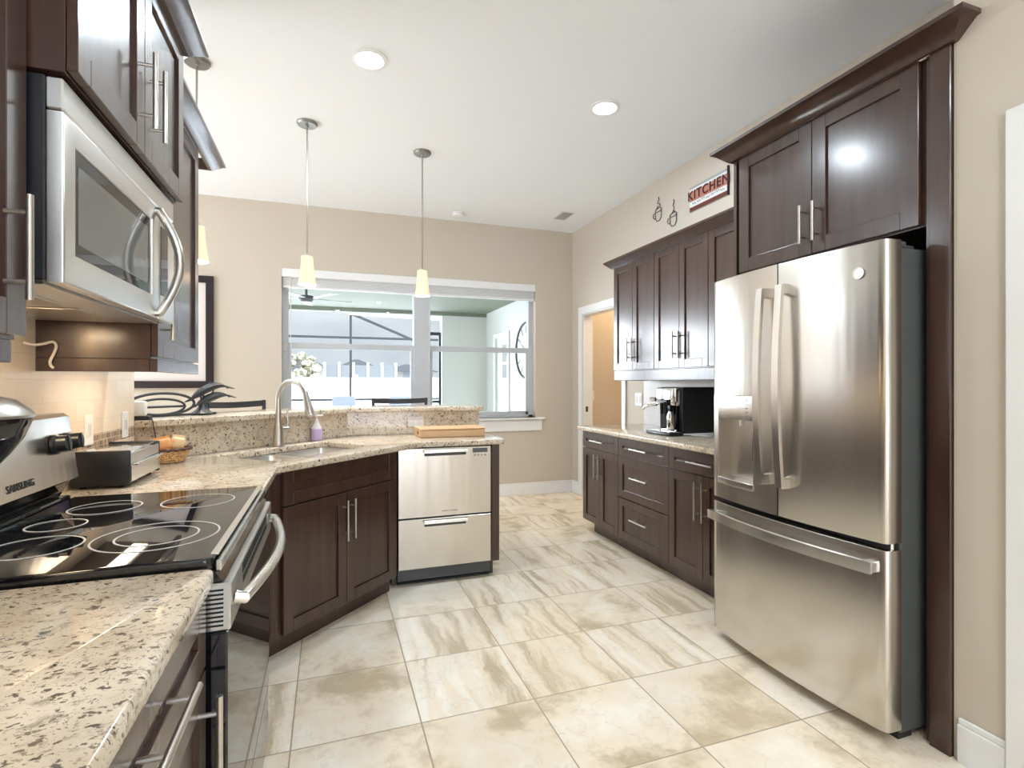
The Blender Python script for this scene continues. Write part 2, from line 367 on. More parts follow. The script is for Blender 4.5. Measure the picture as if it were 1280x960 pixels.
# baseboards
def baseb(name, pts_a, pts_b, nrm, h=.138):
    b = MB(); (x0, y0), (x1, y1) = pts_a, pts_b; nx, ny = nrm
    b.box(min(x0, x1, x0 + nx * .014), max(x0, x1, x0 + nx * .014), min(y0, y1, y0 + ny * .014), max(y0, y1, y0 + ny * .014), 0, h - .022, .002)
    b.box(min(x0, x1, x0 + nx * .009), max(x0, x1, x0 + nx * .009), min(y0, y1, y0 + ny * .009), max(y0, y1, y0 + ny * .009), h - .022, h, .003)
    struct(name, b, 'trim_white', 'white baseboard')
baseb('baseboard_back', (-4.2, YB - .0005), (XR - .001, YB - .0005), (0, -1)); baseb('baseboard_right', (XR - .0005, DY1 + .086), (XR - .0005, YB - .016), (-1, 0)); baseb('baseboard_right_near', (2.0195, 1.044), (2.0195, 1.178), (-1, 0), .150)
# window
wn_ = bpy.data.objects.new('window_1', None); COL.objects.link(wn_); ROOT[wn_.name] = Matrix(); tag(wn_, 'wide twin single hung window over the bar', 'window', None, 'structure')
YF = YB + .09
b = MB(); b.box(WX0, WX0 + .055, YF, YF + .07, WZ0, WZ1, .003); b.box(WX1 - .055, WX1, YF, YF + .07, WZ0, WZ1, .003); b.box(WX0, WX1, YF, YF + .07, WZ1 - .05, WZ1, .003); b.box(WX0, WX1, YF, YF + .07, WZ0, WZ0 + .03, .003)
b.box(.865, 1.045, YF - .03, YF + .07, WZ0, WZ1, .004); build('window_frame', b, 'window_vinyl', wn_)
for x0, x1 in ((WX0 + .055, .865), (1.045, WX1 - .055)):
    b = MB(); b.box(x0, x1, YF + .005, YF + .045, 1.63, 1.69, .003); b.box(x0, x0 + .03, YF + .005, YF + .04, WZ0 + .03, 1.63, .002); b.box(x1 - .03, x1, YF + .005, YF + .04, WZ0 + .03, 1.63, .002); b.box(x0, x1, YF + .005, YF + .04, WZ0 + .03, WZ0 + .07, .002)
    sh = build('sash', b, 'window_vinyl', wn_)
    build('pane', MB().box(x0 + .001, x1 - .001, YF + .024, YF + .028, WZ0 + .035, WZ1 - .05), 'pane_glass', sh)
for x in (WX0 + .012, WX1 - .012): build('latch', MB().box(x - .02, x + .02, YF - .02, YF - .0005, 1.60, 1.68, .003), 'ring_grey', wn_)
b = MB(); b.box(WX0 - .09, WX1 + .105, YB - .05, YB + .085, .865, .885, .005, 2); b.box(WX0 - .06, WX1 + .075, YB - .02, YB - .001, .735, .865, .004); build('window_sill', b, 'trim_white', wn_)
# blind
bl = thing('window_blind', 'white raised blind bunched under a valance across the whole window', 'blind', (.906, YB + .03, 2.25))
build('valance', MB().box(WX0 + .003, WX1 - .003, YB - .005, YB + .012, 2.335, 2.418, .004), 'vinyl_white', bl)
b = MB()
for k in range(9): b.box(WX0 + .012, WX1 - .012, YB + .016, YB + .062, 2.252 + k * .0115, 2.259 + k * .0115)
b.box(WX0 + .012, WX1 - .012, YB + .015, YB + .064, 2.232, 2.250, .003); b.box(WX0 + .01, WX1 - .01, YB + .014, YB + .065, 2.36, 2.415); build('slat_stack', b, 'vinyl_white', bl)
for x in (-.36, 1.02): build('wand', MB().tube([(x, YB + .012, 2.35), (x + .004, YB + .010, 1.5)], .004, 8), 'clear_plastic', bl)
# ceiling fittings
def downlight(x, y, label):
    r = thing('recessed_light', label, 'ceiling light', (x, y, HC), 0, 'recessed ceiling lights')
    build('trim_ring', MB().lathe([(.07, -.001), (.098, -.001), (.098, -.007), (.078, -.010), (.07, -.004)], 0, 0, 36, False), 'trim_white', r, True)
    build('lens', MB().lathe([(.0, -.003), (.074, -.003), (.07, -.005), (.0, -.006)], 0, 0, 36), 'lamp_glow', r, True)
    lamp('bulb', 'AREA', (0, 0, -.012), LAMP_W, (.79, .91, 1.0), r, .14)
    return r
dl = downlight(.21, 2.975, 'round recessed ceiling light nearest the left cabinets, left of the two in view')
for x, y, l in ((1.682, 2.998, 'round recessed ceiling light toward the coffee cabinets, right of the two in view'), (1.05, -.35, 'added unseen recessed ceiling light above the aisle behind the viewer'),
                (.2, -2.0, 'added unseen recessed ceiling light left behind the viewer'), (1.4, -2.0, 'added unseen recessed ceiling light right behind the viewer'), (-2.6, 4.3, 'added unseen recessed ceiling light over the dining nook')):  # all but the first of these are unseen, added as fill light
    r = dup(dl, (x, y, HC), None, l)
v_ = thing('ceiling_vent', 'grey louvred air vent in the ceiling by the right wall', 'vent', (2.35, 5.07, HC))
b = MB().box(-.075, .075, -.125, .125, -.008, -.001, .002); build('frame', b, 'white_plastic', v_, True)
b = MB(); b.box(-.06, .06, -.11, .11, -.0095, -.008)
build('louvres', b, 'display_grey', v_, True)
b = MB()
for k in range(6): b.box(-.06 + k * .0215, -.053 + k * .0215, -.11, .11, -.014, -.009)
build('slat', b, 'ring_grey', v_, True)
sd = thing('smoke_detector', 'small white round smoke detector on the ceiling above the window', 'smoke detector', (1.274, 5.36, HC))
build('body', MB().lathe([(.065, -.001), (.068, -.012), (.060, -.036), (.03, -.045), (0, -.046)], 0, 0, 32), 'white_plastic', sd, True)
build('grille', MB().lathe([(.0665, -.013), (.071, -.016), (.0665, -.019)], 0, 0, 32, False), 'ring_grey', sd, True)

# ============================================================ CABINETRY
def shaker(x0, x1, z0, z1, rail=.058):
    b = MB(); e = .0015
    b.box(x0, x0 + rail, -.020, -.001, z0, z1, e); b.box(x1 - rail, x1, -.020, -.001, z0, z1, e)
    b.box(x0 + rail, x1 - rail, -.020, -.001, z1 - rail, z1, e); b.box(x0 + rail, x1 - rail, -.020, -.001, z0, z0 + rail, e)
    b.box(x0 + rail - .002, x1 - rail + .002, -.010, -.002, z0 + rail - .002, z1 - rail + .002)
    return b
def bar_v(x, z0, z1):
    b = MB().tube([(x, -.055, z0), (x, -.055, z1)], .006, 12); L = z1 - z0
    for z in (z0 + L * .17, z1 - L * .17): b.tube([(x, -.0195, z), (x, -.055, z)], .0045, 8)
    return b
def bar_h(x0, x1, z):
    b = MB().tube([(x0, -.055, z), (x1, -.055, z)], .006, 12); L = x1 - x0
    for x in (x0 + L * .17, x1 - L * .17): b.tube([(x, -.0195, z), (x, -.055, z)], .0045, 8)
    return b
def cabinet(name, label, cat, loc, rot, w, d, z0, z1, fronts, toe=False, group=None, top=True, toe_x=(0, 0)):
    r = thing(name, label, cat, loc, rot, group); zb = .1 if toe else z0; T = .018
    b = MB(); b.box(0, T, 0, d, zb, z1, .001); b.box(w - T, w, 0, d, zb, z1, .001); b.box(T, w - T, 0, d, zb, zb + T); b.box(T, w - T, d - T, d, zb + T, z1)
    if top: b.box(T, w - T, 0, d - T, z1 - T, z1)
    b.box(T, w - T, 0.0, .015, zb + T, z1 - T)           # face frame closes the front
    build('carcass', b, 'espresso', r, True)
    if toe: build('toe_kick', MB().box(toe_x[0], w - toe_x[1], .055, d - .02, 0, .0995, .001), 'espresso', r, True)
    for f in fronts:
        kind, x0, x1, a, c = f[:5]; h = f[5] if len(f) > 5 else None
        g = .0015
        do = build(kind, shaker(x0 + g, x1 - g, a + g, c - g, f[6] if len(f) > 6 else .058), 'espresso', r, True)
        if h: build('handle', bar_v(*h[1:]) if h[0] == 'v' else bar_h(*h[1:]), 'nickel', do, True)
    return r
def crown(name, label, path, prof, cat='crown moulding'):
    # path: list of (point2d, outward2d) stations ; prof: list of (out, z)
    r = thing(name, label, cat, (path[0][0][0], path[0][0][1], prof[0][1]))
    bm = bmesh.new(); rows = []
    for (p, o) in path: rows.append([bm.verts.new((p[0] + o[0] * a, p[1] + o[1] * a, zz)) for a, zz in prof])
    n = len(prof)
    for A, B in zip(rows, rows[1:]):
        for k in range(n): bm.faces.new((A[k], A[(k + 1) % n], B[(k + 1) % n], B[k]))
    bm.faces.new(rows[0][::-1]); bm.faces.new(rows[-1]); bmesh.ops.recalc_face_normals(bm, faces=bm.faces[:])
    m = MB(); m._merge(bm); build('moulding', m, 'espresso', r); return r
ZC = .874
A90 = pi / 2
# left run, facing +X (local x = +Y)
cabinet('base_cabinet', 'dark wood base cabinet below the near left counter corner, drawer over door', 'cabinet', (-.25, .56, 0), A90, .62, .58, 0, ZC,
        [('drawer', 0, .62, .72, .87, ('h', .19, .39, .80)), ('door', 0, .62, .105, .715, ('v', .555, .50, .69))], True, 'left run base cabinets')
cabinet('base_cabinet', 'dark wood base cabinet at the bottom left, mostly out of the frame', 'cabinet', (-.25, -.50, 0), A90, 1.055, .58, 0, ZC,
        [('door', 0, .527, .105, .87, ('v', .47, .5, .7)), ('door', .527, 1.055, .105, .87, ('v', .58, .5, .7))], True, 'left run base cabinets')
cabinet('base_cabinet', 'narrow dark wood base cabinet between the range and the angled sink cabinet', 'cabinet', (-.265, 2.003, 0), A90, .60, .58, 0, ZC,
        [('door', .01, .59, .105, .87)], True, 'left run base cabinets')
# angled sink base
sb = cabinet('sink_cabinet', 'dark wood angled sink cabinet with two doors under a false drawer front', 'cabinet', (-.235 - .0141, 2.605 + .0141, 0), pi / 4, .905, .60, 0, ZC,
        [('drawer', .05, .87, .705, .868), ('door', .05, .46, .105, .70, ('v', .432, .45, .662)), ('door', .46, .87, .105, .70, ('v', .488, .45, .662))], True, None, False)
# peninsula fillers
fp = thing('filler_panel', 'narrow dark wood filler between the sink cabinet and the dishwasher', 'panel', (.385, 3.33, 0))
build('stile', MB().box(.374, .400, 3.322, 3.38, .10, ZC, .002), 'espresso', fp); build('toe_kick', MB().box(.374, .400, 3.372, 3.44, 0, .0995), 'espresso', fp)
ep = thing('end_panel', 'dark wood end panel right of the drawer dishwasher', 'panel', (1.045, 3.6, 0))
build('stile', MB().box(1.018, 1.072, 3.325, 3.86, .10, ZC, .002), 'espresso', ep); build('toe_kick', MB().box(1.018, 1.045, 3.385, 3.86, 0, .0995, .001), 'espresso', ep)
# coffee run, facing -X (local x = -Y)
XF = 2.11
for (y1, w, lab, fr) in (
    (4.11, .59, 'dark wood base cabinet farthest along the right wall, beside the doorway', [('drawer', 0, .59, .73, .868, ('h', .19, .40, .80)), ('door', 0, .295, .105, .727, ('v', .262, .49, .69)), ('door', .295, .59, .105, .727, ('v', .328, .49, .69))]),
    (3.52, .63, 'dark wood three drawer base cabinet in the middle of the coffee counter', [('drawer', 0, .63, .73, .868, ('h', .21, .42, .80)), ('drawer', 0, .63, .415, .727, ('h', .21, .42, .59)), ('drawer', 0, .63, .105, .412, ('h', .21, .42, .285))]),
    (2.89, .66, 'dark wood base cabinet next to the refrigerator, drawer over two doors', [('drawer', 0, .66, .73, .868, ('h', .22, .45, .80)), ('door', 0, .33, .105, .727, ('v', .296, .46, .69)), ('door', .33, .66, .105, .727, ('v', .364, .46, .69))])):
    cabinet('base_cabinet', lab, 'cabinet', (XF, y1, 0), -A90, w - .001, .60, 0, ZC, fr, True, 'coffee counter base cabinets', True, (.07 if y1 > 4 else 0, 0))
XU = 2.38
for (y1, w, lab) in ((4.05, .605, 'dark wood wall cabinet left end of the coffee uppers, near the doorway'), (3.445, .61, 'dark wood wall cabinet in the middle above the coffee machine'), (2.835, .59, 'dark wood wall cabinet tucked against the tall refrigerator surround')):
    h = w / 2
    cabinet('wall_cabinet', lab, 'cabinet', (XU, y1, 0), -A90, w - .001, .335, 1.385, 2.29, [('door', 0, h, 1.39, 2.285, ('v', h - .033, 1.46, 1.65)), ('door', h, w - .002, 1.39, 2.285, ('v', h + .033, 1.46, 1.65))], False, 'coffee wall cabinets')
lr = thing('light_rail', 'dark wood light rail under the coffee wall cabinets', 'trim', (2.4, 3.1, 1.30)); build('rail', MB().box(2.362, 2.385, 2.26, 4.045, 1.302, 1.384, .003), 'espresso', lr)
build('return', MB().box(2.385, 2.70, 4.022, 4.045, 1.302, 1.384, .003), 'espresso', lr)
CP = [(0, 0), (.016, .0), (.058, .042), (.066, .046), (.066, .060), (0, .060)]
crown('crown_moulding', 'dark wood crown moulding along the coffee wall cabinets', [((XR - .003, 4.05), (0, 1)), ((2.3595, 4.0505), (-1, 1)), ((2.3595, 2.26), (-1, 0))], [(a, 2.281 + zz) for a, zz in CP])
# refrigerator surround
XT = 2.03
cabinet('wall_cabinet', 'dark wood two door cabinet above the refrigerator', 'cabinet', (XT, 2.195, 0), -A90, .905, .66, 1.845, 2.45, [('door', .012, .448, 1.85, 2.447, ('v', .415, 1.90, 2.07), .066), ('door', .448, .893, 1.85, 2.447, ('v', .481, 1.90, 2.07), .066)], False)
t1 = thing('tall_surround_panel', 'tall dark wood panel on the right side of the refrigerator', 'panel', (2.35, 1.25, 0))
build('side_panel', MB().box(2.022, 2.70, 1.266, 1.285, 0, 2.45, .0015), 'espresso', t1); build('stile', MB().box(2.005, 2.019, 1.197, 1.264, 0, 2.45, .0015), 'espresso', t1); build('filler', MB().box(2.0195, 2.70, 1.199, 1.265, 0, 2.45), 'espresso', t1)
t2 = thing('tall_surround_panel', 'tall dark wood panel between the refrigerator and the coffee counter', 'panel', (2.35, 2.21, 0)); build('side_panel', MB().box(2.012, 2.70, 2.20, 2.222, 0, 2.45, .0015), 'espresso', t2)
CT = [(0, 0), (.012, 0), (.066, .050), (.078, .053), (.078, .068), (0, .068)]
crown('crown_moulding', 'dark wood crown moulding on top of the refrigerator surround', [((XR - .003, 2.224), (0, 1)), ((2.0035, 2.224), (-1, 1)), ((2.0035, 1.192), (-1, -1)), ((2.018, 1.192), (0, -1))], [(a, 2.441 + zz) for a, zz in CT])
# left uppers facing +X
cabinet('wall_cabinet', 'dark wood wall cabinet at the left edge of the photo beside the microwave', 'cabinet', (-.55, .42, 0), A90, .80, .305, 1.36, 2.28, [('door', 0, .40, 1.365, 2.275, ('v', .36, 1.43, 1.62)), ('door', .40, .797, 1.365, 2.275, ('v', .725, 1.425, 1.61), .064)], False, 'left wall cabinets')
cabinet('wall_cabinet', 'dark wood wall cabinet over the microwave with two doors', 'cabinet', (-.475, 1.224, 0), A90, .775, .38, 1.873, 2.38, [('door', 0, .3875, 1.876, 2.377, ('v', .345, 1.93, 2.125)), ('door', .3875, .775, 1.876, 2.377, ('v', .43, 1.93, 2.125), )], False, 'left wall cabinets')
cabinet('wall_cabinet', 'dark wood wall cabinet right of the microwave by the framed picture', 'cabinet', (-.55, 2.004, 0), A90, .572, .305, 1.36, 2.28, [('door', 0, .57, 1.365, 2.275, ('v', .035, 1.425, 1.62))], False, 'left wall cabinets')
lr = thing('light_rail', 'dark wood light rail under the wall cabinet right of the microwave', 'trim', (-.6, 2.3, 1.317)); build('rail', MB().box(-.553, -.531, 2.004, 2.576, 1.317, 1.3595, .002), 'espresso', lr); build('return', MB().box(-.855, -.553, 2.004, 2.022, 1.317, 1.3595, .002), 'espresso', lr)
lr = thing('light_rail', 'dark wood light rail under the left edge wall cabinet', 'trim', (-.6, .8, 1.317)); build('rail', MB().box(-.563, -.545, .42, 1.20, 1.317, 1.3595, .002), 'espresso', lr)
CL = [(0, 0), (.012, 0), (.055, .036), (.062, .038), (.062, .050), (0, .050)]
crown('crown_moulding', 'dark wood crown moulding over the wall cabinet right of the microwave', [((-.529, 2.005), (1, 0)), ((-.529, 2.76), (1, 1)), ((-.85, 2.76), (0, 1))], [(a, 2.271 + zz) for a, zz in CL])
crown('crown_moulding', 'dark wood crown moulding over the cabinet above the microwave', [((-.85, 1.224), (0, -1)), ((-.4545, 1.224), (1, -1)), ((-.4545, 2.0), (1, 1)), ((-.85, 2.0), (0, 1))], [(a, 2.371 + zz) for a, zz in CL])

for yc, hl, lab in ((2.30, .20, 'slim added under-cabinet light bar below the cabinet right of the microwave'), (.80, .25, 'slim added under-cabinet light bar below the left edge cabinet')):  # light bars added to brighten the tiles and counter on the left
    u = thing('added_cabinet_light', lab, 'light', (-.68, yc, 1.35), 0, 'added under-cabinet lights')
    build('housing', MB().box(-.72, -.64, yc - hl, yc + hl, 1.346, 1.3595, .002), 'white_plastic', u); build('diffuser', MB().box(-.715, -.645, yc - hl + .01, yc + hl - .01, 1.343, 1.3459), 'hood_lens', u)
    ll = bpy.data.lights.new('added_led_strip', 'AREA'); ll.shape = 'RECTANGLE'; ll.size = .06; ll.size_y = hl * 1.9; ll.energy = 0.7; ll.color = (1, .84, .64); lo = bpy.data.objects.new('added_led_strip', ll); COL.objects.link(lo); lo.parent = u; lo.location = (0, 0, -.009)
# ============================================================ COUNTERTOPS, BAR
def rounded(poly, idx, r, n=6):
    out = []
    for i, p in enumerate(poly):
        if i not in idx: out.append(p); continue
        a = Vector(poly[i - 1]); c = Vector(poly[(i + 1) % len(poly)]); q = Vector(p)
        s = q + (a - q).normalized() * r; e = q + (c - q).normalized() * r
        for k in range(n + 1):
            u = k / n; pt = s * (1 - u) ** 2 + q * 2 * u * (1 - u) + e * u ** 2; out.append((pt.x, pt.y))
    return out
def slab(name, label, poly, z0, z1, holes=(), cat='countertop', bevel=.007):
    o = build(name, MB().prism(poly, z0, z1, holes, bevel), 'granite'); return tag(o, label, cat)
slab('countertop', 'speckled granite countertop in the left foreground', rounded([(-.857, -.55), (-.216, -.55), (-.216, 1.19), (-.857, 1.19)], (2,), .02), .875, .91)
UV = lambda u, v: ((u - v) * .70711, (u + v) * .70711)
sink_hole = rounded([UV(1.745, 2.11), UV(2.475, 2.11), UV(2.475, 2.535), UV(1.745, 2.535)], (0, 1, 2, 3), .06)
main = [(-.857, 2.003), (-.216, 2.003), (-.216, 2.549), (.535, 3.30), (1.105, 3.30), (1.105, 3.866), (.122, 3.866), (-.857, 2.888)]
slab('countertop', 'L-shaped granite countertop around the sink and over the dishwasher', rounded(main, (3, 4), .03), .875, .91, [sink_hole])
slab('countertop', 'granite coffee counter on the right wall cabinets', rounded([(2.04, 2.235), (XR - .003, 2.235), (XR - .003, 4.125), (2.04, 4.125)], (3,), .012), .875, .91)
ZL = 1.072
b = MB(); b.prism([UV(1.44, 2.652), (.122 + .0, 3.868 + .003), (1.085, 3.871), (1.085, 3.889), (.115, 3.889), UV(1.44, 2.670)], .9105, ZL - .001)
struct_bs = tag(build('backsplash', b, 'granite'), 'speckled granite upstand between the sink counter and the raised bar', 'backsplash')
b = MB(); b.prism([UV(1.42, 2.672), (.113, 3.891), (1.085, 3.891), (1.085, 4.02), (.06, 4.02), UV(1.42, 2.80)], 0, ZL - .001); struct('wall_bar', b, 'wall_paint', 'half wall under the raised bar')
led = [(-.800, 2.875), (.142, 3.833), (1.112, 3.833), (1.112, 4.215), (-.02, 4.215), (-1.20, 3.03), (-1.18, 2.875)]
slab('bar_ledge', 'raised granite bar ledge behind the sink', rounded(led, (2, 3), .03), ZL, ZL + .034, (), 'bar top')
# tile backsplashes
struct('trim_1', MB().box(XL + .0005, XL + .008, -.5, 2.868, .91, 1.90), 'travertine', 'beige tiled splashback behind the range')
struct('trim_2', MB().box(XR - .008, XR - .0005, 2.235, 4.125, .91, 1.40), 'grey_tile', 'pale grey tiled splashback behind the coffee machine')
# sink
sk = thing('kitchen_sink', 'stainless steel double bowl undermount sink', 'sink', UV(2.11, 2.3225) + (.68,), pi / 4)
def basin(x0, x1, y0, y1, zt, zb):
    bm = bmesh.new(); rows = []
    for (ins, zz, rr) in ((-.012, zt, .05), (0, zt, .05), (.004, zt - .01, .05), (.012, zb + .02, .05), (.03, zb, .05)):
        pl = rounded([(x0 + ins, y0 + ins), (x1 - ins, y0 + ins), (x1 - ins, y1 - ins), (x0 + ins, y1 - ins)], (0, 1, 2, 3), rr, 5)
        rows.append([bm.verts.new((x, y, zz)) for x, y in pl])
    for A, B in zip(rows, rows[1:]):
        for k in range(len(A)): bm.faces.new((A[k], A[(k + 1) % len(A)], B[(k + 1) % len(A)], B[k]))
    bm.faces.new(rows[-1]); bmesh.ops.recalc_face_normals(bm, faces=bm.faces[:]); bmesh.ops.reverse_faces(bm, faces=bm.faces[:])
    m = MB(); m._merge(bm); return m
build('divider', MB().box(-.012, .012, -.205, .205, .175, .1925, .004), 'sink_steel', sk, True)
# local coordinates relative to centre UV(2.13,2.34), z relative .68
for nm, (x0, x1) in (('bowl', (-.363, -.008)), ('bowl', (.008, .363))):
    bo = build(nm, basin(x0, x1, -.211, .211, .1935, .02), 'sink_steel', sk, True)
    cx_ = (x0 + x1) / 2
    build('drain', MB().lathe([(.0, .024), (.035, .024), (.042, .0215), (.0, .0212)], cx_, 0, 20), 'chrome', bo, True)

# ============================================================ FAUCET, SOAP, BOX
fb = Vector((-.28, 3.345, .91)); fd = Vector((.707, -.707, 0))
fa = thing('kitchen_faucet', 'brushed nickel gooseneck pull-down faucet behind the sink', 'faucet', tuple(fb))
b = MB().lathe([(.032, .9105), (.034, .918), (.030, .93), (.028, 1.0), (.021, 1.04), (.0175, 1.07)], fb.x, fb.y, 20); build('base', b, 'nickel', fa)
pts = [fb + Vector((0, 0, .12 + .03 * k)) for k in range(5)]; R0 = .112
for k in range(0, 17):
    a = pi * k / 16 * .93; pts.append(fb + fd * (R0 - R0 * cos(a)) + Vector((0, 0, .27 + R0 * sin(a))))
build('spout', MB().tube(pts, .0165, 16), 'nickel', fa)
e = pts[-1]; dn = (pts[-1] - pts[-2]).normalized()
build('spray_head', MB().tube([e - dn * .004, e + dn * .03, e + dn * .07, e + dn * .115], [.0175, .020, .024, .026], 16), 'nickel', fa)
sv = Vector((.80, .60, 0)); hp = fb + Vector((0, 0, .10))
build('handle', MB().tube([hp + sv * .02, hp + sv * .062], .016, 14).tube([hp + sv * .055 + Vector((0, 0, .005)), hp + sv * .062 + Vector((0, 0, .04)), hp + sv * .055 + Vector((0, 0, .085)), hp + sv * .060 + Vector((0, 0, .115))], [.008, .007, .006, .0055], 10), 'nickel', fa)
sx_, sy_ = -.075, 3.615
so = thing('soap_dispenser', 'clear pump bottle of purple soap beside the faucet', 'soap bottle', (sx_, sy_, .91))
build('bottle', MB().lathe([(.028, .9105), (.034, .915), (.034, .985)], sx_, sy_, 20).lathe([(.034, .985), (.022, 1.01), (.014, 1.02)], sx_, sy_, 20), 'purple_soap', so)
build('collar', MB().lathe([(.0345, .9855), (.030, 1.0), (.0155, 1.022), (.0155, 1.035)], sx_, sy_, 20), 'clear_plastic', so)
build('pump', MB().lathe([(.012, 1.035), (.012, 1.045), (.005, 1.05), (.005, 1.072)], sx_, sy_, 12).box(sx_ - .012, sx_ + .04, sy_ - .008, sy_ + .008, 1.066, 1.076, .003), 'clear_plastic', so)
bx = thing('storage_box', 'light wood lidded box on the peninsula counter', 'box', (.80, 3.62, .91))
b = MB().box(.578, 1.03, 3.52, 3.76, .911, .962, .004); build('body', b, 'box_wood', bx); build('lid', MB().box(.575, 1.033, 3.517, 3.763, .9625, .972, .003), 'box_wood', bx); build('latch', MB().box(.5745, .5775, 3.60, 3.63, .93, .95), 'plate_brown', bx)
op = thing('outlet_plate', 'white horizontal outlet plate on the granite upstand', 'outlet', (.60, 3.87, 1.0))
build('plate', MB().box(.545, .66, 3.8655, 3.8705, .962, 1.034, .002), 'white_plastic', op)
for x in (.575, .63): build('socket', MB().box(x - .016, x + .016, 3.8635, 3.8655, .982, 1.014, .001), 'clear_plastic', op)

# ============================================================ RANGE
rg = thing('range', 'black and stainless electric range with glass cooktop', 'range', (-.5, 1.595, 0))
Y0, Y1 = 1.198, 1.994
b = MB().box(-.80, -.245, Y0 + .008, Y1 - .008, .03, .90, .003); build('body', b, 'black_gloss', rg)
ct = build('cooktop', MB().prism(rounded([(-.752, Y0), (-.222, Y0), (-.222, Y1), (-.752, Y1)], (1, 2), .02), .9005, .926, (), .004), 'black_glass', rg)
build('front_trim', MB().box(-.232, -.2165, Y0 + .03, Y1 - .004, .9235, .9275, .001).box(-.220, -.208, Y0 + .012, Y1 - .004, .895, .918, .003), 'steel_bright', ct)
def ring(cx, cy, r, w=.0022, z=.9264): return MB().lathe([(r - w, z), (r - w, z + .0006), (r + w, z + .0006), (r + w, z)], cx, cy, 64, False)
for cx, cy, r in ((-.60, 1.405, .085), (-.60, 1.79, .085), (-.375, 1.42, .125), (-.375, 1.42, .082), (-.37, 1.80, .095), (-.64, 1.605, .06)): build('burner_ring', ring(cx, cy, r), 'ring_grey', ct)
build('rear_vent', MB().box(-.805, -.755, Y0 + .01, Y1 - .01, .9005, .935, .004), 'black_gloss', rg)
# backguard, leaning back
bgp = [(-.80, .936), (-.772, .936), (-.745, .985), (-.724, .995), (-.748, 1.18), (-.762, 1.19), (-.80, 1.19)]
XZP = Matrix(((1, 0, 0, 0), (0, 0, 1, 0), (0, 1, 0, 0), (0, 0, 0, 1)))
bk = build('backguard', MB().prism(bgp, Y0 + .004, 1.955, (), .003, XZP), 'steel', rg)
build('lower_panel', MB().prism([(-.776, .937), (-.769, .937), (-.743, .984), (-.750, .984)], Y0 + .02, 1.945, (), 0, XZP), 'black_gloss', bk)
ang = math.atan2(.024, .185)
def bgM(y, z, off):     # frame on the sloped face: local x->+Y, y->up slope, z->outward
    u = Vector((-sin(ang), 0, cos(ang))); n = Vector((cos(ang), 0, sin(ang))); o = Vector((-.724 - (z - .995) / .185 * .024, y, z)) + n * off
    return Matrix(((0, u.x, n.x, o.x), (1, u.y, n.y, o.y), (0, u.z, n.z, o.z), (0, 0, 0, 1)))
build('display', MB().box(-.11, .11, -.03, .05, 0, .004, .002).xf(bgM(1.43, 1.105, 0)), 'black_glass', bk)
for y in (1.835, 1.915):
    build('knob', MB().lathe([(.029, 0), (.029, .008), (.024, .012), (.022, .034), (.0, .035)], 0, 0, 24).box(-.004, .004, -.022, .022, .034, .038).xf(bgM(y, 1.105, .001)), 'black_plastic', bk)
for y in (1.245, 1.325): build('knob', MB().lathe([(.029, 0), (.029, .008), (.024, .012), (.022, .034), (.0, .035)], 0, 0, 24).xf(bgM(y, 1.105, .001)), 'black_plastic', bk)
build('lettering', MB().text('SAMSUNG', .027, .0005, bgM(1.642, 1.022, .0010), .0002), 'black_plastic', bk)
# front: door, vents, handle, drawer
dr = build('oven_door', MB().box(-.244, -.196, Y0 + .006, Y1 - .006, .245, .772, .004), 'black_glass', rg)
tr = build('door_trim', MB().box(-.244, -.190, Y0 + .004, Y1 - .006, .774, .872, .004), 'steel_brushed', dr)
b = MB()
for k in range(26): b.box(-.1905, -.189, Y0 + .16 + k * .019, Y0 + .170 + k * .019, .838, .862)
for k in range(26): b.box(-.1905, -.189, Y0 + .165 + k * .019, Y0 + .175 + k * .019, .815, .832)
b2 = MB()
for k in range(9): b2.box(-.236, -.203, Y0 + .0032, Y0 + .0045, .785 + k * .009, .789 + k * .009)
build('front_vent', b, 'dark_void', dr); build('side_vent', b2, 'dark_void', dr)
hp_ = [(-.188, Y0 + .05, .825)] + [(-.172 - .0 + .042 * sin(pi * k / 12), Y0 + .05 + (Y1 - Y0 - .10) * k / 12, .822) for k in range(0, 13)] + [(-.188, Y1 - .05, .825)]
build('handle', MB().tube(hp_, .0135, 14), 'steel_bright', dr)
build('control_fascia', MB().prism([(-.244, .875), (-.205, .875), (-.222, .900), (-.244, .900)], Y0 + .008, Y1 - .008, (), 0, XZP), 'black_gloss', rg)
build('drawer', MB().box(-.244, -.198, Y0 + .006, Y1 - .006, .055, .238, .004), 'black_glass', rg)
for y in (Y0 + .05, Y1 - .05):
    for x in (-.75, -.30): build('foot', MB().lathe([(.018, 0), (.018, .0295)], x, y, 12), 'rubber', rg)
# covered bowl at the frame edge
pt = thing('covered_bowl', 'dark footed bowl with a domed steel lid at the left frame edge', 'bowl', (-.58, 1.09, .91))
pc = (-.58, 1.09)
build('foot', MB().lathe([(.060, .9105), (.060, .918), (.024, .935), (.022, 1.09), (.034, 1.11)], *pc, 40), 'black_gloss', pt)
build('bowl', MB().lathe([(.034, 1.1105), (.056, 1.135), (.076, 1.160), (.094, 1.188), (.104, 1.214), (.105, 1.222)], *pc, 40), 'black_gloss', pt)
build('lid', MB().lathe([(.108, 1.2225), (.108, 1.227), (.103, 1.234), (.083, 1.252), (.045, 1.263), (0, 1.266)], *pc, 40), 'nickel', pt)
build('knob', MB().lathe([(.005, 1.266), (.005, 1.272), (.012, 1.277), (.012, 1.284), (0, 1.286)], *pc, 20), 'black_plastic', pt)

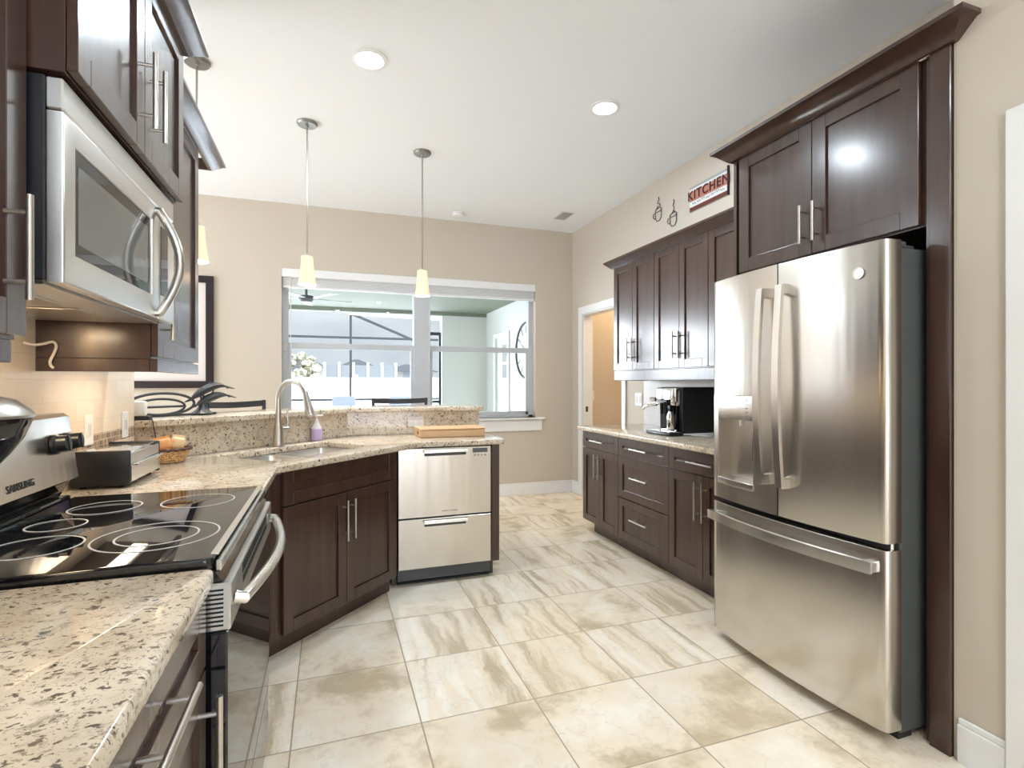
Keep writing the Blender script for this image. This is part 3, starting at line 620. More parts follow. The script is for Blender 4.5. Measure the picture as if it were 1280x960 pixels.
# ============================================================ MICROWAVE
mw = thing('microwave', 'stainless over-the-range microwave with a curved handle', 'microwave', (-.66, 1.605, 1.467))
MY0, MY1, MX = 1.227, 1.983, -.478
build('body', MB().box(-.852, MX - .03, MY0, MY1, 1.475, 1.866, .003), 'black_plastic', mw)
dm = build('door', MB().prism(rect(MY0 + .001, 1.826, 1.472, 1.799), 0, .029, [rect(1.279, 1.766, 1.535, 1.752)], .0035, YZ(MX - .0295)), 'steel_brushed', mw)
build('door_window', MB().box(MX - .012, MX - .006, 1.272, 1.772, 1.528, 1.758), 'black_glass', dm); build('screen', MB().box(MX - .0059, MX - .0052, 1.302, 1.735, 1.562, 1.722), 'mw_glass', dm)
build('handle', MB().tube([(MX - .002, 1.795, 1.785)] + [(MX + .008 + .052 * sin(pi * k / 14), 1.795, 1.785 - .30 * k / 14) for k in range(15)] + [(MX - .002, 1.795, 1.485)], .0125, 14), 'nickel', dm)
build('control_panel', MB().box(MX - .0295, MX, 1.830, MY1 - .001, 1.472, 1.799, .003), 'steel_brushed', mw)
cp = build('display', MB().box(MX, MX + .0015, 1.834, 1.905, 1.545, 1.752, .0005), 'black_glass', mw)
build('top_vent', MB().box(MX - .0295, MX - .002, MY0 + .001, MY1 - .001, 1.803, 1.864, .003), 'steel_brushed', mw)
b = MB().box(-.84, -.52, 1.25, 1.96, 1.4705, 1.4748); build('underside', b, 'steel_brushed', mw)
for y0, y1 in ((1.27, 1.55), (1.62, 1.92)): build('grease_filter', MB().box(-.76, -.60, y0, y1, 1.4665, 1.4702, .001), 'nickel', mw)
build('hood_lamp', MB().box(-.835, -.785, 1.48, 1.74, 1.4675, 1.4702), 'hood_lens', mw)
l_ = lamp('hood_bulb', 'AREA', (-.81 + .66, 0, -.005), 1.6, (1, .78, .52), mw, .12)
l_.location = (-.15, 0.0, -.003)
# appliance cord on the cabinet side
tag(build('appliance_cord', MB().tube(spline([(-.848, 1.93, 1.40), (-.835, 1.95, 1.395), (-.82, 1.975, 1.40), (-.805, 1.995, 1.408), (-.797, 1.997, 1.395), (-.803, 1.997, 1.372), (-.812, 1.997, 1.35), (-.811, 1.997, 1.335), (-.803, 1.997, 1.327)]), .004, 8), 'cord_white'), 'short white cord hooked on the cabinet side below the microwave', 'cord')

# ============================================================ REFRIGERATOR
FY0, FY1, FYC = 1.300, 2.186, 1.743
fr = thing('refrigerator', 'stainless french door refrigerator with a bottom freezer drawer', 'refrigerator', (2.25, FYC, 0))
def xfr(y): return 1.848 - .034 * (1 - ((y - FYC) / .445) ** 2)
def dpoly(y0, y1, r0=False, r1=False, xb=1.918, n=14):
    pts = []
    ys = [y0 + (y1 - y0) * k / n for k in range(n + 1)]
    for i, y in enumerate(ys):
        x = xfr(y)
        if r0 and i == 0: pts += [(x + .022, y), (x + .008, y + .003), (xfr(y + .014), y + .014)]; continue
        if r1 and i == n: pts += [(xfr(y - .014), y - .014), (x + .008, y - .003), (x + .022, y)]; continue
        pts.append((x, y))
    return pts + [(xb, y1), (xb, y0)]
build('case', MB().box(1.924, 2.66, FY0 + .006, FY1 - .006, .03, 1.765, .004), 'fridge_grey', fr)
build('plinth', MB().box(1.93, 2.0, FY0 + .02, FY1 - .02, .0, .0295), 'black_plastic', fr)
rd = build('door', MB().prism(dpoly(FY0, FYC - .003, r0=True), .712, 1.79, (), .002), 'steel', fr)
DA, DB, DZ0, DZ1 = 1.885, 2.135, .80, 1.222
b = MB().prism(dpoly(FYC + .003, FY1, r1=True), .712, DZ0, (), 0).prism(dpoly(FYC + .003, FY1, r1=True), DZ1, 1.79, (), 0)
b.prism(dpoly(FYC + .003, DA, n=6), DZ0, DZ1).prism(dpoly(DB, FY1, r1=True, n=4), DZ0, DZ1)
b.box(1.912, 1.9185, DA, DB, DZ0, DZ1); ld = build('door', b, 'steel', fr)
build('dispenser_panel', MB().prism([(xfr(DA) - .003, DA + .002), (xfr(2.01) - .003, 2.01), (xfr(DB) - .003, DB - .002), (1.90, DB - .002), (1.90, DA + .002)], 1.108, DZ1 - .002, (), .001), 'steel_bright', ld)
b = MB(); b.box(1.904, 1.9115, DA + .004, DB - .004, DZ0 + .004, 1.106); b.box(1.85, 1.9115, DA + .0005, DA + .006, DZ0 + .004, 1.106); b.box(1.85, 1.9115, DB - .006, DB - .0005, DZ0 + .004, 1.106); build('dispenser_recess', b, 'nickel', ld)
b = MB().prism([(xfr(DA) - .006, DA), (xfr(2.01) - .012, 2.01), (xfr(DB) - .006, DB), (1.903, DB), (1.903, DA)], DZ0 - .012, DZ0 + .018, (), .002); build('drip_tray', b, 'steel_bright', ld)
build('paddle', MB().box(1.866, 1.874, 1.905, 1.945, .915, 1.085, .004), 'chrome', ld); build('spout', MB().lathe([(.010, 1.075), (.012, 1.108)], 1.868, 2.01, 14), 'white_plastic', ld)
b = MB()
for k in range(5): b.box(xfr(1.92) - .0040, xfr(1.92) - .0032, 1.915, 1.93, 1.125 + k * .018, 1.129 + k * .018)
build('panel_marks', b, 'button_grey', ld)
def vhandle(y, door):
    zs = [.845 + (1.690 - .845) * k / 16 for k in range(17)]
    p = [(xfr(y) - .040 - .022 * sin(pi * k / 16), y, zz) for k, zz in enumerate(zs)]
    b = MB().ribbon(p, (0, 1, 0), .0165, .008)
    for zz in (.862, 1.672): b.box(xfr(y) - .040, xfr(y) + .004, y - .014, y + .014, zz - .022, zz + .022, .003)
    build('handle', b, 'steel_bright', door)
vhandle(1.800, ld); vhandle(1.695, rd)
fz = build('freezer_drawer', MB().prism(dpoly(FY0, FY1, r0=True, r1=True, n=24), .048, .688, (), .002), 'steel', fr)
p = [(xfr(y) - .040 - .012 * sin(pi * k / 16), y, .628) for k, y in ((k, 1.325 + (2.16 - 1.325) * k / 16) for k in range(17))]
b = MB().ribbon(p, (0, 0, 1), .021, .009)
for y in (1.345, 2.14): b.box(xfr(y) - .04, xfr(y) + .004, y - .02, y + .02, .609, .647, .003)
build('handle', b, 'steel_bright', fz)
build('gasket', MB().box(1.868, 1.922, FY0 + .012, FY1 - .012, .690, .710), 'dark_void', fr)
build('hinge', MB().box(1.885, 1.95, FY0 + .004, FY0 + .05, 1.7655, 1.787, .003).box(1.90, 2.0, FY0 + .01, FY0 + .06, 1.7655, 1.776, .003), 'dark_grey', fr)
build('hinge', MB().tube([(1.89, FY0 + .018, .689), (1.89, FY0 + .018, .711)], .012, 12), 'chrome', fr)
MX_ = lambda y, z, x: Matrix(((0, 0, -1, x), (-1, 0, 0, y), (0, 1, 0, z), (0, 0, 0, 1)))   # local x->-Y, y->Z, z->-X
b = MB().lathe([(0, 0), (.021, 0), (.021, .002), (0, .0025)], 0, 0, 28).xf(MX_(1.395, 1.683, xfr(1.395) - .0002)); bd = build('badge', b, 'steel_bright', rd)
build('badge_rim', MB().lathe([(.018, .0025), (.018, .0035), (.021, .0035), (.021, .0020)], 0, 0, 28, False).xf(MX_(1.395, 1.683, xfr(1.395) - .0002)), 'chrome', rd)

# ============================================================ DISHWASHER
dw = thing('dishwasher', 'stainless two drawer dishwasher at the end of the peninsula', 'dishwasher', (.707, 3.6, 0))
D0, D1, DYF = .404, 1.012, 3.312
build('case', MB().box(D0 + .003, D1 - .003, DYF + .03, 3.85, .03, .872), 'dark_grey', dw)
build('toe_kick', MB().box(D0 + .01, D1 - .005, DYF + .075, DYF + .09, 0, .10).box(D0, D1, DYF + .055, DYF + .075, 0, .012), 'bronze_black', dw)
for z0, z1, lab in ((.43, .868, 'upper'), (.108, .422, 'lower')):
    f = build('drawer_front', MB().box(D0 + .002, D1 - .002, DYF, DYF + .028, z0, z1, .003), 'steel', dw)
    zz = z1 - .006
    build('handle', MB().prism([(DYF + .0, zz), (DYF - .030, zz), (DYF - .034, zz - .006), (DYF - .034, zz - .022), (DYF - .028, zz - .022), (DYF - .028, zz - .008), (DYF, zz - .008)], .565, .845, (), 0, Matrix(((0, 0, 1, 0), (1, 0, 0, 0), (0, 1, 0, 0), (0, 0, 0, 1)))), 'steel_bright', f)
    build('handle_recess', MB().box(.57, .84, DYF - .002, DYF - .0002, zz - .045, zz - .009), 'dark_grey', f)
    if lab == 'upper':
        build('display', MB().box(.885, .985, DYF - .0018, DYF - .0002, .828, .856), 'display_grey', f)
        b = MB()
        for k in range(4): b.box(.895 + k * .024, .903 + k * .024, DYF - .0012, DYF - .0002, .806, .817)
        build('buttons', b, 'button_grey', f)
        build('lettering', MB().text('FISHER & PAYKEL', .0135, .0004, XZ(DYF - .0006) @ Matrix.Translation((.735, .463, 0))), 'button_grey', f)

# ============================================================ COUNTER OBJECTS, LEFT
to = thing('toaster_oven', 'low black and steel toaster oven beside the range', 'toaster', (-.76, 2.37, .91))
TX0, TX1, TY0, TY1 = -.842, -.668, 2.195, 2.545
for yy in (TY0, TY1 - .012): build('side_panel', MB().box(TX0, TX1 + .004, yy, yy + .012, .918, 1.043, .005, 2), 'black_plastic', to)
build('shell', MB().box(TX0 + .004, TX1 - .006, TY0 + .012, TY1 - .012, .922, 1.040, .006, 2), 'chrome', to)
df = build('door', MB().prism([(TX1 - .005, .930), (TX1 + .006, .930), (TX1 + .006, .985), (TX1 - .005, .985)], TY0 + .013, TY1 - .013, (), .001, XZP), 'steel_bright', to)
build('handle', MB().box(TX1 + .006, TX1 + .022, TY0 + .02, TY1 - .02, .985, .993, .002), 'steel_bright', df)
build('glass_front', MB().box(TX1 - .004, TX1 + .002, TY0 + .014, TY1 - .014, .994, 1.030), 'steel_brushed', to)
for y in (TY0 + .03, TY1 - .03):
    for x in (TX0 + .03, TX1 - .03): build('foot', MB().lathe([(.010, .9105), (.010, .9215)], x, y, 10), 'rubber', to)
bc = (-.705, 2.85)
ba = thing('wicker_basket', 'small oval wicker basket behind the toaster oven', 'basket', (bc[0], bc[1], .91))
bm_ = MB().lathe([(.045, .9108), (.052, .9108), (.072, .965), (.075, .972), (.071, .972), (.066, .965), (.046, .916), (.0, .916)], 0, 0, 32, False)
for k in range(6):
    zz = .917 + k * .0092; rr_ = .0535 + (.0725 - .0535) * (k / 5.6); bm_.tube([((rr_ + .0012 * (-1) ** j) * cos(2 * pi * j / 32), (rr_ + .0012 * (-1) ** j) * sin(2 * pi * j / 32), zz) for j in range(32)], .0035, 6, True)
S2 = Matrix.Translation((bc[0], bc[1], 0)) @ Matrix.Rotation(pi / 4, 4, 'Z') @ Matrix.Diagonal((1.2, .95, 1, 1))
build('bowl', bm_.xf(S2), 'wicker', ba)
rb = MB().tube([(.0755 * cos(2 * pi * j / 48), .0755 * sin(2 * pi * j / 48), .972 + .003 * sin(j * 2.1)) for j in range(48)], .0065, 8, True).xf(S2); build('rim', rb, 'plate_brown', ba)
for nm, lab, cxyz, rr_, sc, mt in (('snack_packet', 'orange snack packet lying in the wicker basket', (-.730, 2.835, .997), .034, (1.0, .9, .72), 'orange_pack'), ('snack_packet', 'cream snack packet leaning at the right of the wicker basket', (-.680, 2.876, .997), .032, (.9, 1.0, .80), 'cream_pack')):
    tag(build(nm, MB().box(-rr_ * sc[0], rr_ * sc[0], -rr_ * .7, rr_ * .7, -rr_ * sc[2], rr_ * sc[2], .013, 3).box(-rr_ * sc[0] * .95, rr_ * sc[0] * .95, -.002, .002, rr_ * sc[2] - .004, rr_ * sc[2] + .010, .001).xf(Matrix.Translation(cxyz) @ Matrix.Rotation(.5 if mt == 'cream_pack' else .2, 4, 'Z') @ Matrix.Rotation(.25 if mt == 'cream_pack' else -.2, 4, 'Y')), mt), lab, 'snack packet', 'snack packets in the basket')
def plate(y, z, lab, mt='white_plastic'):
    r = thing('outlet_plate', lab, 'outlet', (XL, y, z)); build('plate', MB().box(XL + .0083, XL + .013, y - .036, y + .036, z - .057, z + .057, .002), mt, r)
    build('switch', MB().box(XL + .013, XL + .0155, y - .012, y + .012, z - .022, z + .022, .001), 'clear_plastic', r)
plate(2.375, 1.105, 'white wall plate on the tiles directly behind the range knobs'); plate(2.745, 1.098, 'white wall plate on the tiles nearest the end of the tiled wall')
wp = thing('plug_in_device', 'small white square device on the left end of the bar ledge', 'device', (-.83, 2.93, ZL + .034)); 
dc = UV(1.52, 2.675)
build('body', MB().box(-.885, -.815, 2.885, 2.93, 1.125, 1.195, .008, 2), 'white_plastic', wp); build('stand', MB().box(-.885, -.80, 2.885, 2.945, 1.1065, 1.1247, .003), 'black_plastic', wp)
build('cord', MB().tube(spline([(-.812, 2.905, 1.113), (-.79, 2.888, 1.112), (-.782, 2.880, 1.10), (-.776, 2.879, 1.06), (-.772, 2.884, 1.02), (-.79, 2.86, .985), (-.81, 2.84, .96), (-.83, 2.80, .93)]), .0022, 6), 'rubber', wp)

# dolphin sculpture on the ledge
dsx, dsy = -.80, 3.16
ds_ = thing('dolphin_sculpture', 'black dolphin sculpture with an oval hoop on the bar ledge', 'sculpture', (dsx, dsy, ZL + .034))
ax = Vector((.707, .707, 0)); zb = ZL + .0345; c0 = Vector((-.80, 3.14, 0))
def pp(a, z): q = c0 + ax * a; return (q.x, q.y, z)
build('hoop', MB().tube([pp(-.01 + .165 * cos(2 * pi * k / 48), zb + .0655 + .056 * sin(2 * pi * k / 48)) for k in range(48)], .007, 8, True).tube([pp(-.02 + .125 * cos(2 * pi * k / 48), zb + .052 + .040 * sin(2 * pi * k / 48)) for k in range(48)], .006, 8, True).tube([pp(-.14, zb + .052), pp(.10, zb + .052)], .006, 8), 'bronze_black', ds_)
build('base', MB().tube([pp(-.14, zb + .0065), pp(.28, zb + .0065)], .006, 8).lathe([(.05, zb), (.055, zb + .01), (.03, zb + .03), (.012, zb + .06), (.0, zb + .062)], c0.x + ax.x * .20, c0.y + ax.y * .20, 18), 'bronze_black', ds_)
def dolphin(a0, z0, L, lift):
    P = []; Rr = []
    for k in range(15):
        u = k / 14; P.append(pp(a0 + L * u, z0 + lift * sin(u * 2.0) )); Rr.append(.003 + .026 * (sin(pi * min(1, u * 1.0)) ** .8) * (1 - .45 * u))
    b = MB().tube(P, Rr, 10); q = P[-1]
    b.tube([P[0], (P[0][0] - ax.x * .03, P[0][1] - ax.y * .03, P[0][2] - .012)], [.008, .003], 8)           # beak
    b.tube([P[6], pp(a0 + L * .55, z0 + lift * sin(.9) + .045)], [.012, .002], 6)                              # dorsal fin
    b.tube([P[4], pp(a0 + L * .42, z0 + lift * .3 - .03)], [.010, .002], 6)                                    # flipper
    n = Vector((-ax.y, ax.x, 0))
    for s in (-1, 1): b.tube([q, (q[0] + ax.x * .03 + n.x * .03 * s, q[1] + ax.y * .03 + n.y * .03 * s, q[2] - .012)], [.007, .002], 6)
    return b
build('dolphin', dolphin(.135, zb + .085, .21, .075), 'bronze_black', ds_); build('dolphin', dolphin(.165, zb + .052, .19, .055), 'bronze_black', ds_)
build('post', MB().tube([pp(.20, zb + .05), pp(.19, zb + .12)], .006, 8), 'bronze_black', ds_)

# ============================================================ COFFEE MACHINE, SWITCHES, WALL ART
cm = thing('espresso_machine', 'black espresso machine with chrome spouts on the coffee counter', 'coffee machine', (2.50, 3.19, .91))
build('body', MB().box(2.33, 2.69, 3.058, 3.33, .925, 1.252, .010, 2), 'black_plastic', cm)
fh = build('front_head', MB().box(2.285, 2.332, 3.075, 3.315, 1.12, 1.248, .012, 2), 'chrome', cm)
build('column', MB().box(2.31, 2.332, 3.10, 3.29, .94, 1.12, .003), 'black_gloss', cm)
build('spout', MB().tube([(2.268, 3.17, 1.15), (2.268, 3.17, 1.05)], [.016, .012], 14).box(2.262, 2.29, 3.15, 3.23, 1.13, 1.165, .006).tube([(2.268, 3.215, 1.14), (2.268, 3.215, 1.06)], [.014, .010], 12), 'black_gloss', cm)
build('milk_tube', MB().lathe([(.026, .945), (.028, .95), (.025, 1.06), (.018, 1.08)], 2.275, 3.12, 20), 'chrome', cm)
build('steam_wand', MB().tube([(2.29, 3.31, 1.12), (2.27, 3.36, 1.115), (2.262, 3.42, 1.105), (2.262, 3.44, 1.085)], .010, 12).tube([(2.29, 3.33, 1.16), (2.282, 3.37, 1.158)], .016, 12), 'chrome', cm)
build('lever', MB().tube([(2.283, 3.10, 1.235), (2.276, 3.10, 1.175)], .008, 10), 'chrome', cm)
build('drip_tray', MB().box(2.215, 2.33, 3.05, 3.34, .9115, .936, .006, 2), 'black_plastic', cm); build('drip_grid', MB().box(2.222, 2.305, 3.06, 3.33, .9365, .941, .001), 'chrome', cm)
def plate2(x, y0, y1, z0, z1, lab, n=2):
    r = thing('switch_plate', lab, 'switch', (x, (y0 + y1) / 2, (z0 + z1) / 2)); build('plate', MB().box(x - .006, x - .0008, y0, y1, z0, z1, .002), 'white_plastic', r)
    for k in range(n):
        yc = y0 + (y1 - y0) * (k + .5) / n; build('rocker', MB().box(x - .009, x - .006, yc - .016, yc + .016, (z0 + z1) / 2 - .033, (z0 + z1) / 2 + .033, .001), 'clear_plastic', r)
plate2(XR, 4.16, 4.275, 1.07, 1.19, 'white double light switch between the doorway and the tiles')
hs = thing('switch_plate', 'white light switch on the hall wall seen through the doorway', 'switch', (2.97, YB, 1.13))
YHW = YB
# hall wall facing the doorway runs at YB inside the hall; switch sits on it
build('plate', MB().box(2.93, 3.01, YHW - .007, YHW - .001, 1.07, 1.19, .002), 'white_plastic', hs); build('rocker', MB().box(2.953, 2.987, YHW - .010, YHW - .007, 1.10, 1.16, .001), 'clear_plastic', hs)
sg = thing('wall_sign', 'red and white KITCHEN wall sign above the coffee wall cabinets', 'sign', (XR, 3.262, 2.735))
TY = Matrix(((0, 0, -1, 0), (-1, 0, 0, 0), (0, 1, 0, 0), (0, 0, 0, 1)))
def sb_(y0, y1, z0, z1, x0, x1, mt, nm): return build(nm, MB().box(XR - x1, XR - x0, y0, y1, z0, z1, .0008), mt, sg)
sb_(3.05, 3.475, 2.640, 2.832, .001, .012, 'sign_white', 'board'); sb_(3.051, 3.474, 2.640, 2.672, .0122, .014, 'brown_wood_red', 'stripe'); sb_(3.051, 3.474, 2.716, 2.796, .0122, .0135, 'brick_pink', 'stripe'); sb_(3.051, 3.474, 2.815, 2.832, .0122, .0135, 'sign_grey', 'stripe')
build('lettering', MB().text('KITCHEN', .098, .001, MX_(3.264, 2.760, XR - .0155), .002), 'brown_dark', sg)
b = MB()
for k in range(7):
    y = 3.44 - k * .052; b.tube([(XR - .013, y - .042 * j / 6, 2.695 + .009 * sin(j * 1.9 + k) + .004 * (k % 3)) for j in range(7)], .0016, 5)
build('script_line', b, 'dark_grey', sg); sb_(3.046, 3.056, 2.638, 2.85, .0005, .016, 'frame_wood', 'edge_strip')
def cup(yc, zc, lab, kind):
    r = thing('wire_wall_art', lab, 'wall art', (XR, yc, zc), 0, 'wire cup wall art'); x = XR - .006; b = MB(); w = .0032
    L = lambda pts: b.tube([(x, yc - p[0], zc + p[1]) for p in pts], w, 6)
    L([(-.045, .02), (-.04, -.05), (-.02, -.075), (.02, -.075), (.04, -.05), (.045, .02)])
    L([(.045 * cos(2 * pi * k / 20), .02 + .016 * sin(2 * pi * k / 20)) for k in range(21)])
    L([(-.043, 0), (-.07, .005), (-.078, -.022), (-.06, -.045), (-.04, -.042)])
    if kind: L([(-.03, .028), (-.01, .055), (.028, .045), (.02, .07), (-.012, .078), (-.008, .10), (.012, .10), (.0, .135)])
    else: L([(-.02, .03), (.0, .05), (.025, .04)]), L([(.0, .05), (.014, .075), (-.006, .095), (.010, .12), (.006, .145)])
    build('wire', b, 'bronze_black', r)
cup(3.905, 2.775, 'black wire cup wall art with whipped top, left of the pair', True); cup(3.695, 2.672, 'black wire cup wall art with rising steam, right of the pair', False)

# ============================================================ PENDANTS
def pendant(x, y, lab):
    r = thing('pendant_light', lab, 'pendant light', (x, y, HC), 0, 'pendants over the bar')
    build('canopy', MB().lathe([(.068, -.001), (.068, -.010), (.060, -.020), (.012, -.022), (.010, -.035), (0, -.036)], 0, 0, 30), 'satin_grey', r, True)
    build('rod', MB().tube([(0, 0, -.035), (0, 0, -.90)], .0055, 10), 'satin_grey', r, True)
    so_ = build('socket', MB().lathe([(.008, -.895), (.018, -.90), (.018, -.935), (.0, -.936)], 0, 0, 18), 'nickel', r, True)
    build('lamp_shade', MB().lathe([(.016, -.912), (.038, -.914), (.042, -.98), (.050, -1.05), (.060, -1.108), (.057, -1.108), (.047, -1.05), (.039, -.98), (.035, -.917), (.016, -.915)], 0, 0, 30, False), 'shade_glass', r, True)
    lamp('bulb', 'POINT', (0, 0, -1.06), 11.0, (1, .95, .88), r, .03)
    return r
p1 = pendant(-.141, 3.843, 'pendant light with frosted shade over the bar, middle of the three')
dup(p1, (.679, 4.04, HC), None, 'pendant light with frosted shade at the right, nearest the window mullion'); dup(p1, (-.689, 3.304, HC), None, 'pendant light with frosted shade half hidden by the left wall cabinets')

# ============================================================ DINING NOOK: stools and picture
def stool(loc, rot, lab):
    r = thing('bar_stool', lab, 'bar stool', loc, rot, 'bar stools')
    for sx in (-1, 1):
        build('leg', MB().tube([(sx * .20, .20, 0), (sx * .21, .215, .75), (sx * .235, .245, 1.148)], .014, 10), 'bronze_black', r, True)
        build('leg', MB().tube([(sx * .20, -.20, 0), (sx * .19, -.18, .74)], .014, 10), 'bronze_black', r, True)
    build('back_rail', MB().ribbon([(-.236 + .472 * k / 12, .243 + .035 * sin(pi * k / 12), 1.125 - .008 * sin(pi * k / 12)) for k in range(13)], (0, 0, 1), .022, .008), 'bronze_black', r, True)
    build('back_rail', MB().ribbon([(-.225 + .45 * k / 12, .232 + .03 * sin(pi * k / 12), .95) for k in range(13)], (0, 0, 1), .02, .008), 'bronze_black', r, True)
    build('seat', MB().box(-.22, .22, -.21, .21, .742, .80, .02, 3), 'seat_cloth', r, True)
    build('footrest', MB().tube([(-.195, -.19, .3), (.195, -.19, .3), (.205, .205, .3), (-.205, .205, .3)], .010, 8, True), 'bronze_black', r, True)
    return r
s1 = stool((.60, 4.52, 0), 0, 'black framed bar stool behind the bar in front of the window')
dup(s1, (-.475, 4.185, 0), pi / 4, 'black framed bar stool behind the bar between the faucet and the sculpture')
pf = thing('framed_picture', 'large dark framed picture on the wall left of the window', 'picture', (-1.46, YB, 1.76))
b = MB().prism(rect(-1.90, -1.03, 1.235, 2.29), 0, .035, [rect(-1.835, -1.095, 1.30, 2.225)], .004, XZ(YB - .001)); build('frame', b, 'frame_wood', pf)
build('mat_board', MB().box(-1.836, -1.094, YB - .014, YB - .003, 1.299, 2.226), 'mat_board', pf); build('print', MB().box(-1.72, -1.21, YB - .0165, YB - .0142, 1.42, 2.10), 'art', pf)

# ============================================================ OUTSIDE : lanai and yard
struct('ground', MB().box(-40, 40, YB + .21, 90, -.25, -.03).box(-40, -4.21, -40, YB + .21, -.25, -.03).box(-4.21, 40, -40, -4.31, -.25, -.03).box(-4.21, -.99, -4.31, 2.74, -.25, -.13), 'deck', 'pale patio and yard ground')
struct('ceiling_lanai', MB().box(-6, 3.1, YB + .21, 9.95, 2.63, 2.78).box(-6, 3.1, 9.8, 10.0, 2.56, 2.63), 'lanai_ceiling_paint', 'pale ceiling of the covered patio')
struct('wall_lanai', MB().prism(rect(YB + .21, 9.8, -.1, 2.63), 0, .12, [rect(8.50, 9.22, .05, 2.1)], 0, YZ(2.9)), 'lanai_paint', 'pale patio wall with a glazed door')
struct('wall_lanai_end', MB().box(2.02, 3.02, 9.8, 9.98, -.1, 2.56), 'lanai_paint', 'pale end wall of the patio')
b = MB(); 
for y0, y1 in ((8.42, 8.50), (9.22, 9.30)): b.box(2.875, 2.899, y0, y1, -.03, 2.18, .004)
b.box(2.875, 2.899, 8.50, 9.22, 2.1, 2.18, .004); b.box(2.93, 2.97, 8.50, 8.62, 0, 2.1); b.box(2.93, 2.97, 9.10, 9.22, 0, 2.1); b.box(2.93, 2.97, 8.62, 9.10, 0, .25); b.box(2.93, 2.97, 8.62, 9.10, 1.98, 2.1); b.box(2.925, 2.975, 8.62, 9.10, 1.62, 1.66)
d3 = struct('door_3', b, 'trim_white', 'white glazed patio door'); build('pane', MB().box(2.947, 2.953, 8.62, 9.10, .25, 1.98), 'pane_glass', d3); build('hinge', MB().box(2.87, 2.875, 8.495, 8.51, .3, .42).box(2.87, 2.875, 8.495, 8.51, 1.75, 1.87).box(2.87, 2.875, 8.495, 8.51, 1.0, 1.12), 'dark_grey', d3)
ck = thing('wall_clock', 'large round metal wall clock on the patio wall', 'clock', (2.9, 7.62, 1.79))
CKM = MX_(7.62, 1.79, 2.898)
build('face', MB().lathe([(0, 0), (.40, 0), (.40, .006), (0, .008)], 0, 0, 48).xf(CKM), 'clock_face', ck); build('rim', MB().tube([(.43 * cos(2 * pi * k / 48), .43 * sin(2 * pi * k / 48), .018) for k in range(48)], .016, 10, True).xf(CKM.copy()), 'dark_grey', ck)
b = MB()
for k in range(12):
    a = 2 * pi * k / 12; b.ribbon([(.28 * cos(a), .28 * sin(a), .012), (.39 * cos(a), .39 * sin(a), .012)], (-sin(a), cos(a), 0), .010, .0025)
build('hour_marks', b.xf(CKM), 'dark_grey', ck); build('hands', MB().ribbon([(0, 0, .016), (.12, .14, .016)], (-.76, .65, 0), .008, .0025).ribbon([(0, 0, .02), (-.22, .12, .02)], (.48, .88, 0), .006, .0025).xf(CKM), 'dark_grey', ck)
fn = thing('ceiling_fan', 'white ceiling fan with pale blades under the patio ceiling', 'fan', (-.28, 7.36, 2.63))
build('motor', MB().lathe([(.05, -.001), (.05, -.03), (.015, -.035), (.015, -.20), (.09, -.21), (.10, -.25), (.07, -.29), (0, -.30)], 0, 0, 28), 'display_grey', fn, True)
for k in range(5):
    a = 2 * pi * k / 5 + .25; b = MB().prism(rounded([(.17, -.045), (.60, -.065), (.62, .065), (.17, .045)], (1, 2), .03), -.243, -.233, (), .001).box(.08, .19, -.018, .018, -.250, -.242, .002)
    build('blade', b.xf(Matrix.Rotation(a, 4, 'Z') @ Matrix.Rotation(.18, 4, 'X') ), 'vinyl_white', fn, True)
# screen enclosure
sc = thing('screen_enclosure', 'dark framed pool screen enclosure with a sloping roof', 'screen enclosure', (0, 14, -.03))
YS = 14.0
for x, zt in ((.52, 3.08), (-3.2, 3.0), (4.0, 1.9)): build('post', MB().box(x - .03, x + .03, YS - .03, YS + .03, -.03, zt), 'bronze_black', sc)
for zz in (.86, 2.44): build('beam', MB().box(-7, 4, YS - .025, YS + .025, zz - .03, zz + .03), 'bronze_black', sc)
build('roof_beam', MB().ribbon([(.52, YS, 3.06), (2.15, YS, 2.40), (4.0, YS, 1.70)], (0, 1, 0), .03, .035), 'bronze_black', sc)
build('roof_beam', MB().ribbon([(.50, YS, 3.09), (2.6, 10.05, 2.55)], (0, 1, 0), .06, .06), 'ring_grey', sc)
sd2 = thing('screen_door', 'narrow dark framed screen door at the end of the patio', 'door', (1.85, 9.95, 0))
b = MB(); b.box(1.98, 2.015, 9.9, 9.95, -.03, 2.25); b.box(1.66, 1.72, 9.9, 9.95, -.03, 2.25); b.box(1.72, 1.98, 9.9, 9.95, 2.19, 2.25); b.box(1.72, 1.98, 9.9, 9.95, .9, .95); b.box(1.72, 1.98, 9.9, 9.95, -.03, .15); build('frame', b, 'bronze_black', sd2); build('handle', MB().box(1.73, 1.76, 9.87, 9.9, 1.0, 1.15, .004), 'dark_grey', sd2)
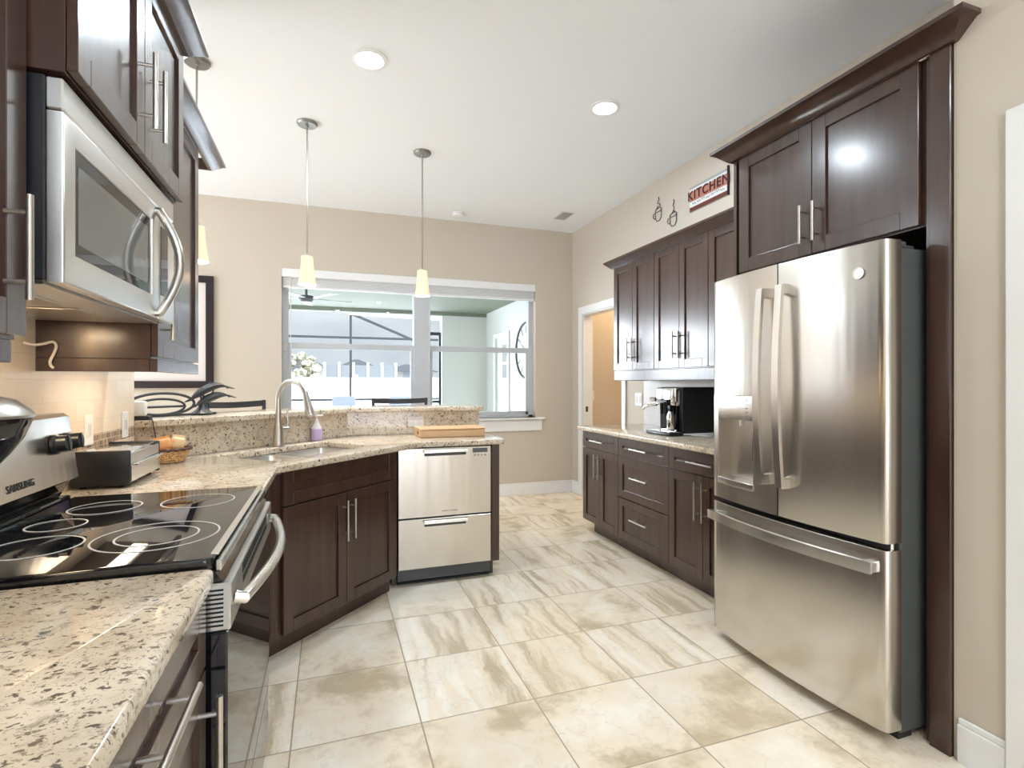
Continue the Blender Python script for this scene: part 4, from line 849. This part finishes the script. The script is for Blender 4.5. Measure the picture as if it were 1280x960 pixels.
# fences, houses, tree
ff = thing('vinyl_fence', 'long white vinyl fence across the yard', 'fence', (0, 22, -.03))
build('panel', MB().box(-16, 16, 21.98, 22.02, -.03, 1.5), 'vinyl_white', ff)
for k in range(14): build('post', MB().box(-15.5 + k * 2.35, -15.36 + k * 2.35, 21.92, 22.06, -.03, 1.62, .01), 'vinyl_white', ff)
fg = thing('vinyl_fence', 'far grey panel fence with white posts behind the white fence', 'fence', (0, 31, -.03))
build('panel', MB().box(-.3, 3.7, 30.98, 31.02, -.03, 2.3), 'vinyl_grey', fg)
for k in range(6): build('post', MB().box(-.3 + k * .78, -.18 + k * .78, 30.9, 31.06, -.03, 2.45, .01), 'vinyl_white', fg)
def house(x0, x1, y, h, top, lab):
    r = thing('house', lab, 'house', ((x0 + x1) / 2, y + 3, -.03), 0, 'houses beyond the fences'); build('walls', MB().box(x0 + .4, x1 - .4, y + .4, y + 7.6, -.03, h), 'house_wall', r)
    bm = bmesh.new(); q = [bm.verts.new(p) for p in ((x0, y, h), (x1, y, h), (x1, y + 8, h), (x0, y + 8, h))]; xr = min(3, (x1 - x0) / 2 - .2)
    a, c = bm.verts.new((x0 + xr, y + 4, top)), bm.verts.new((x1 - xr, y + 4, top))
    for f in ((q[0], q[1], c, a), (q[1], q[2], c), (q[2], q[3], a, c), (q[3], q[0], a), (q[3], q[2], q[1], q[0])): bm.faces.new(f)
    m = MB(); m._merge(bm); build('roof', m, 'roof_grey', r)
    build('window', MB().box((x0 + x1) / 2 - .8, (x0 + x1) / 2 + .8, y + .36, y + .4, 1.4, 2.4), 'display_grey', r)
house(-4.2, .1, 45, 2.5, 3.5, 'grey roofed house beyond the fences at the left'); house(.3, 4.4, 46, 2.5, 3.45, 'grey roofed house beyond the fences in the middle'); house(4.6, 9.5, 47, 2.3, 3.1, 'grey roofed house beyond the fences at the right')
tr_ = thing('flowering_tree', 'rounded tree covered in pale blossom in front of the far fence', 'tree', (-1.35, 28, -.03))
b = MB()
for k in range(70):
    a = random.uniform(0, 2 * pi); u = random.uniform(-1, 1); rr_ = random.uniform(.45, 1.0); q = math.sqrt(1 - u * u)
    b.ball((-1.35 + 1.0 * rr_ * q * cos(a), 28 + .8 * rr_ * q * sin(a), 1.75 + .95 * rr_ * u), random.uniform(.16, .30), (1, 1, random.uniform(.7, 1)), 1)
build('crown', b, 'blossom', tr_); build('trunk', MB().tube([(-1.35, 28, -.03), (-1.33, 28, .6), (-1.35, 28, 1.4)], [.10, .08, .05], 10), 'plate_brown', tr_)
def ochair(x, y, lab):
    r = thing('patio_chair', lab, 'chair', (x, y, -.03), 0, 'patio chairs')
    build('shell', MB().prism(rounded(rect(-.26, .26, .45, 1.0), (2, 3), .06), 0, .03, (), .004, XZ(-.20)).box(-.26, .26, -.2, .28, .42, .46, .01, 2), 'blue_grey_plastic', r, True)
    for sx in (-1, 1):
        for sy in (-.17, .25): build('leg', MB().tube([(sx * .22, sy, 0), (sx * .20, sy * .9, .42)], .015, 8), 'bronze_black', r, True)
    return r
c1 = ochair(.33, 13.1, 'pale blue patio chair outside, left of the two seen over the bar'); dup(c1, (1.62, 13.1, -.03), 0, 'pale blue patio chair outside, right of the two seen over the bar')
# hall lamp
lamp('hall_bulb', 'POINT', (3.5, 4.9, 2.6), 16, (1, .82, .58), None, .12)
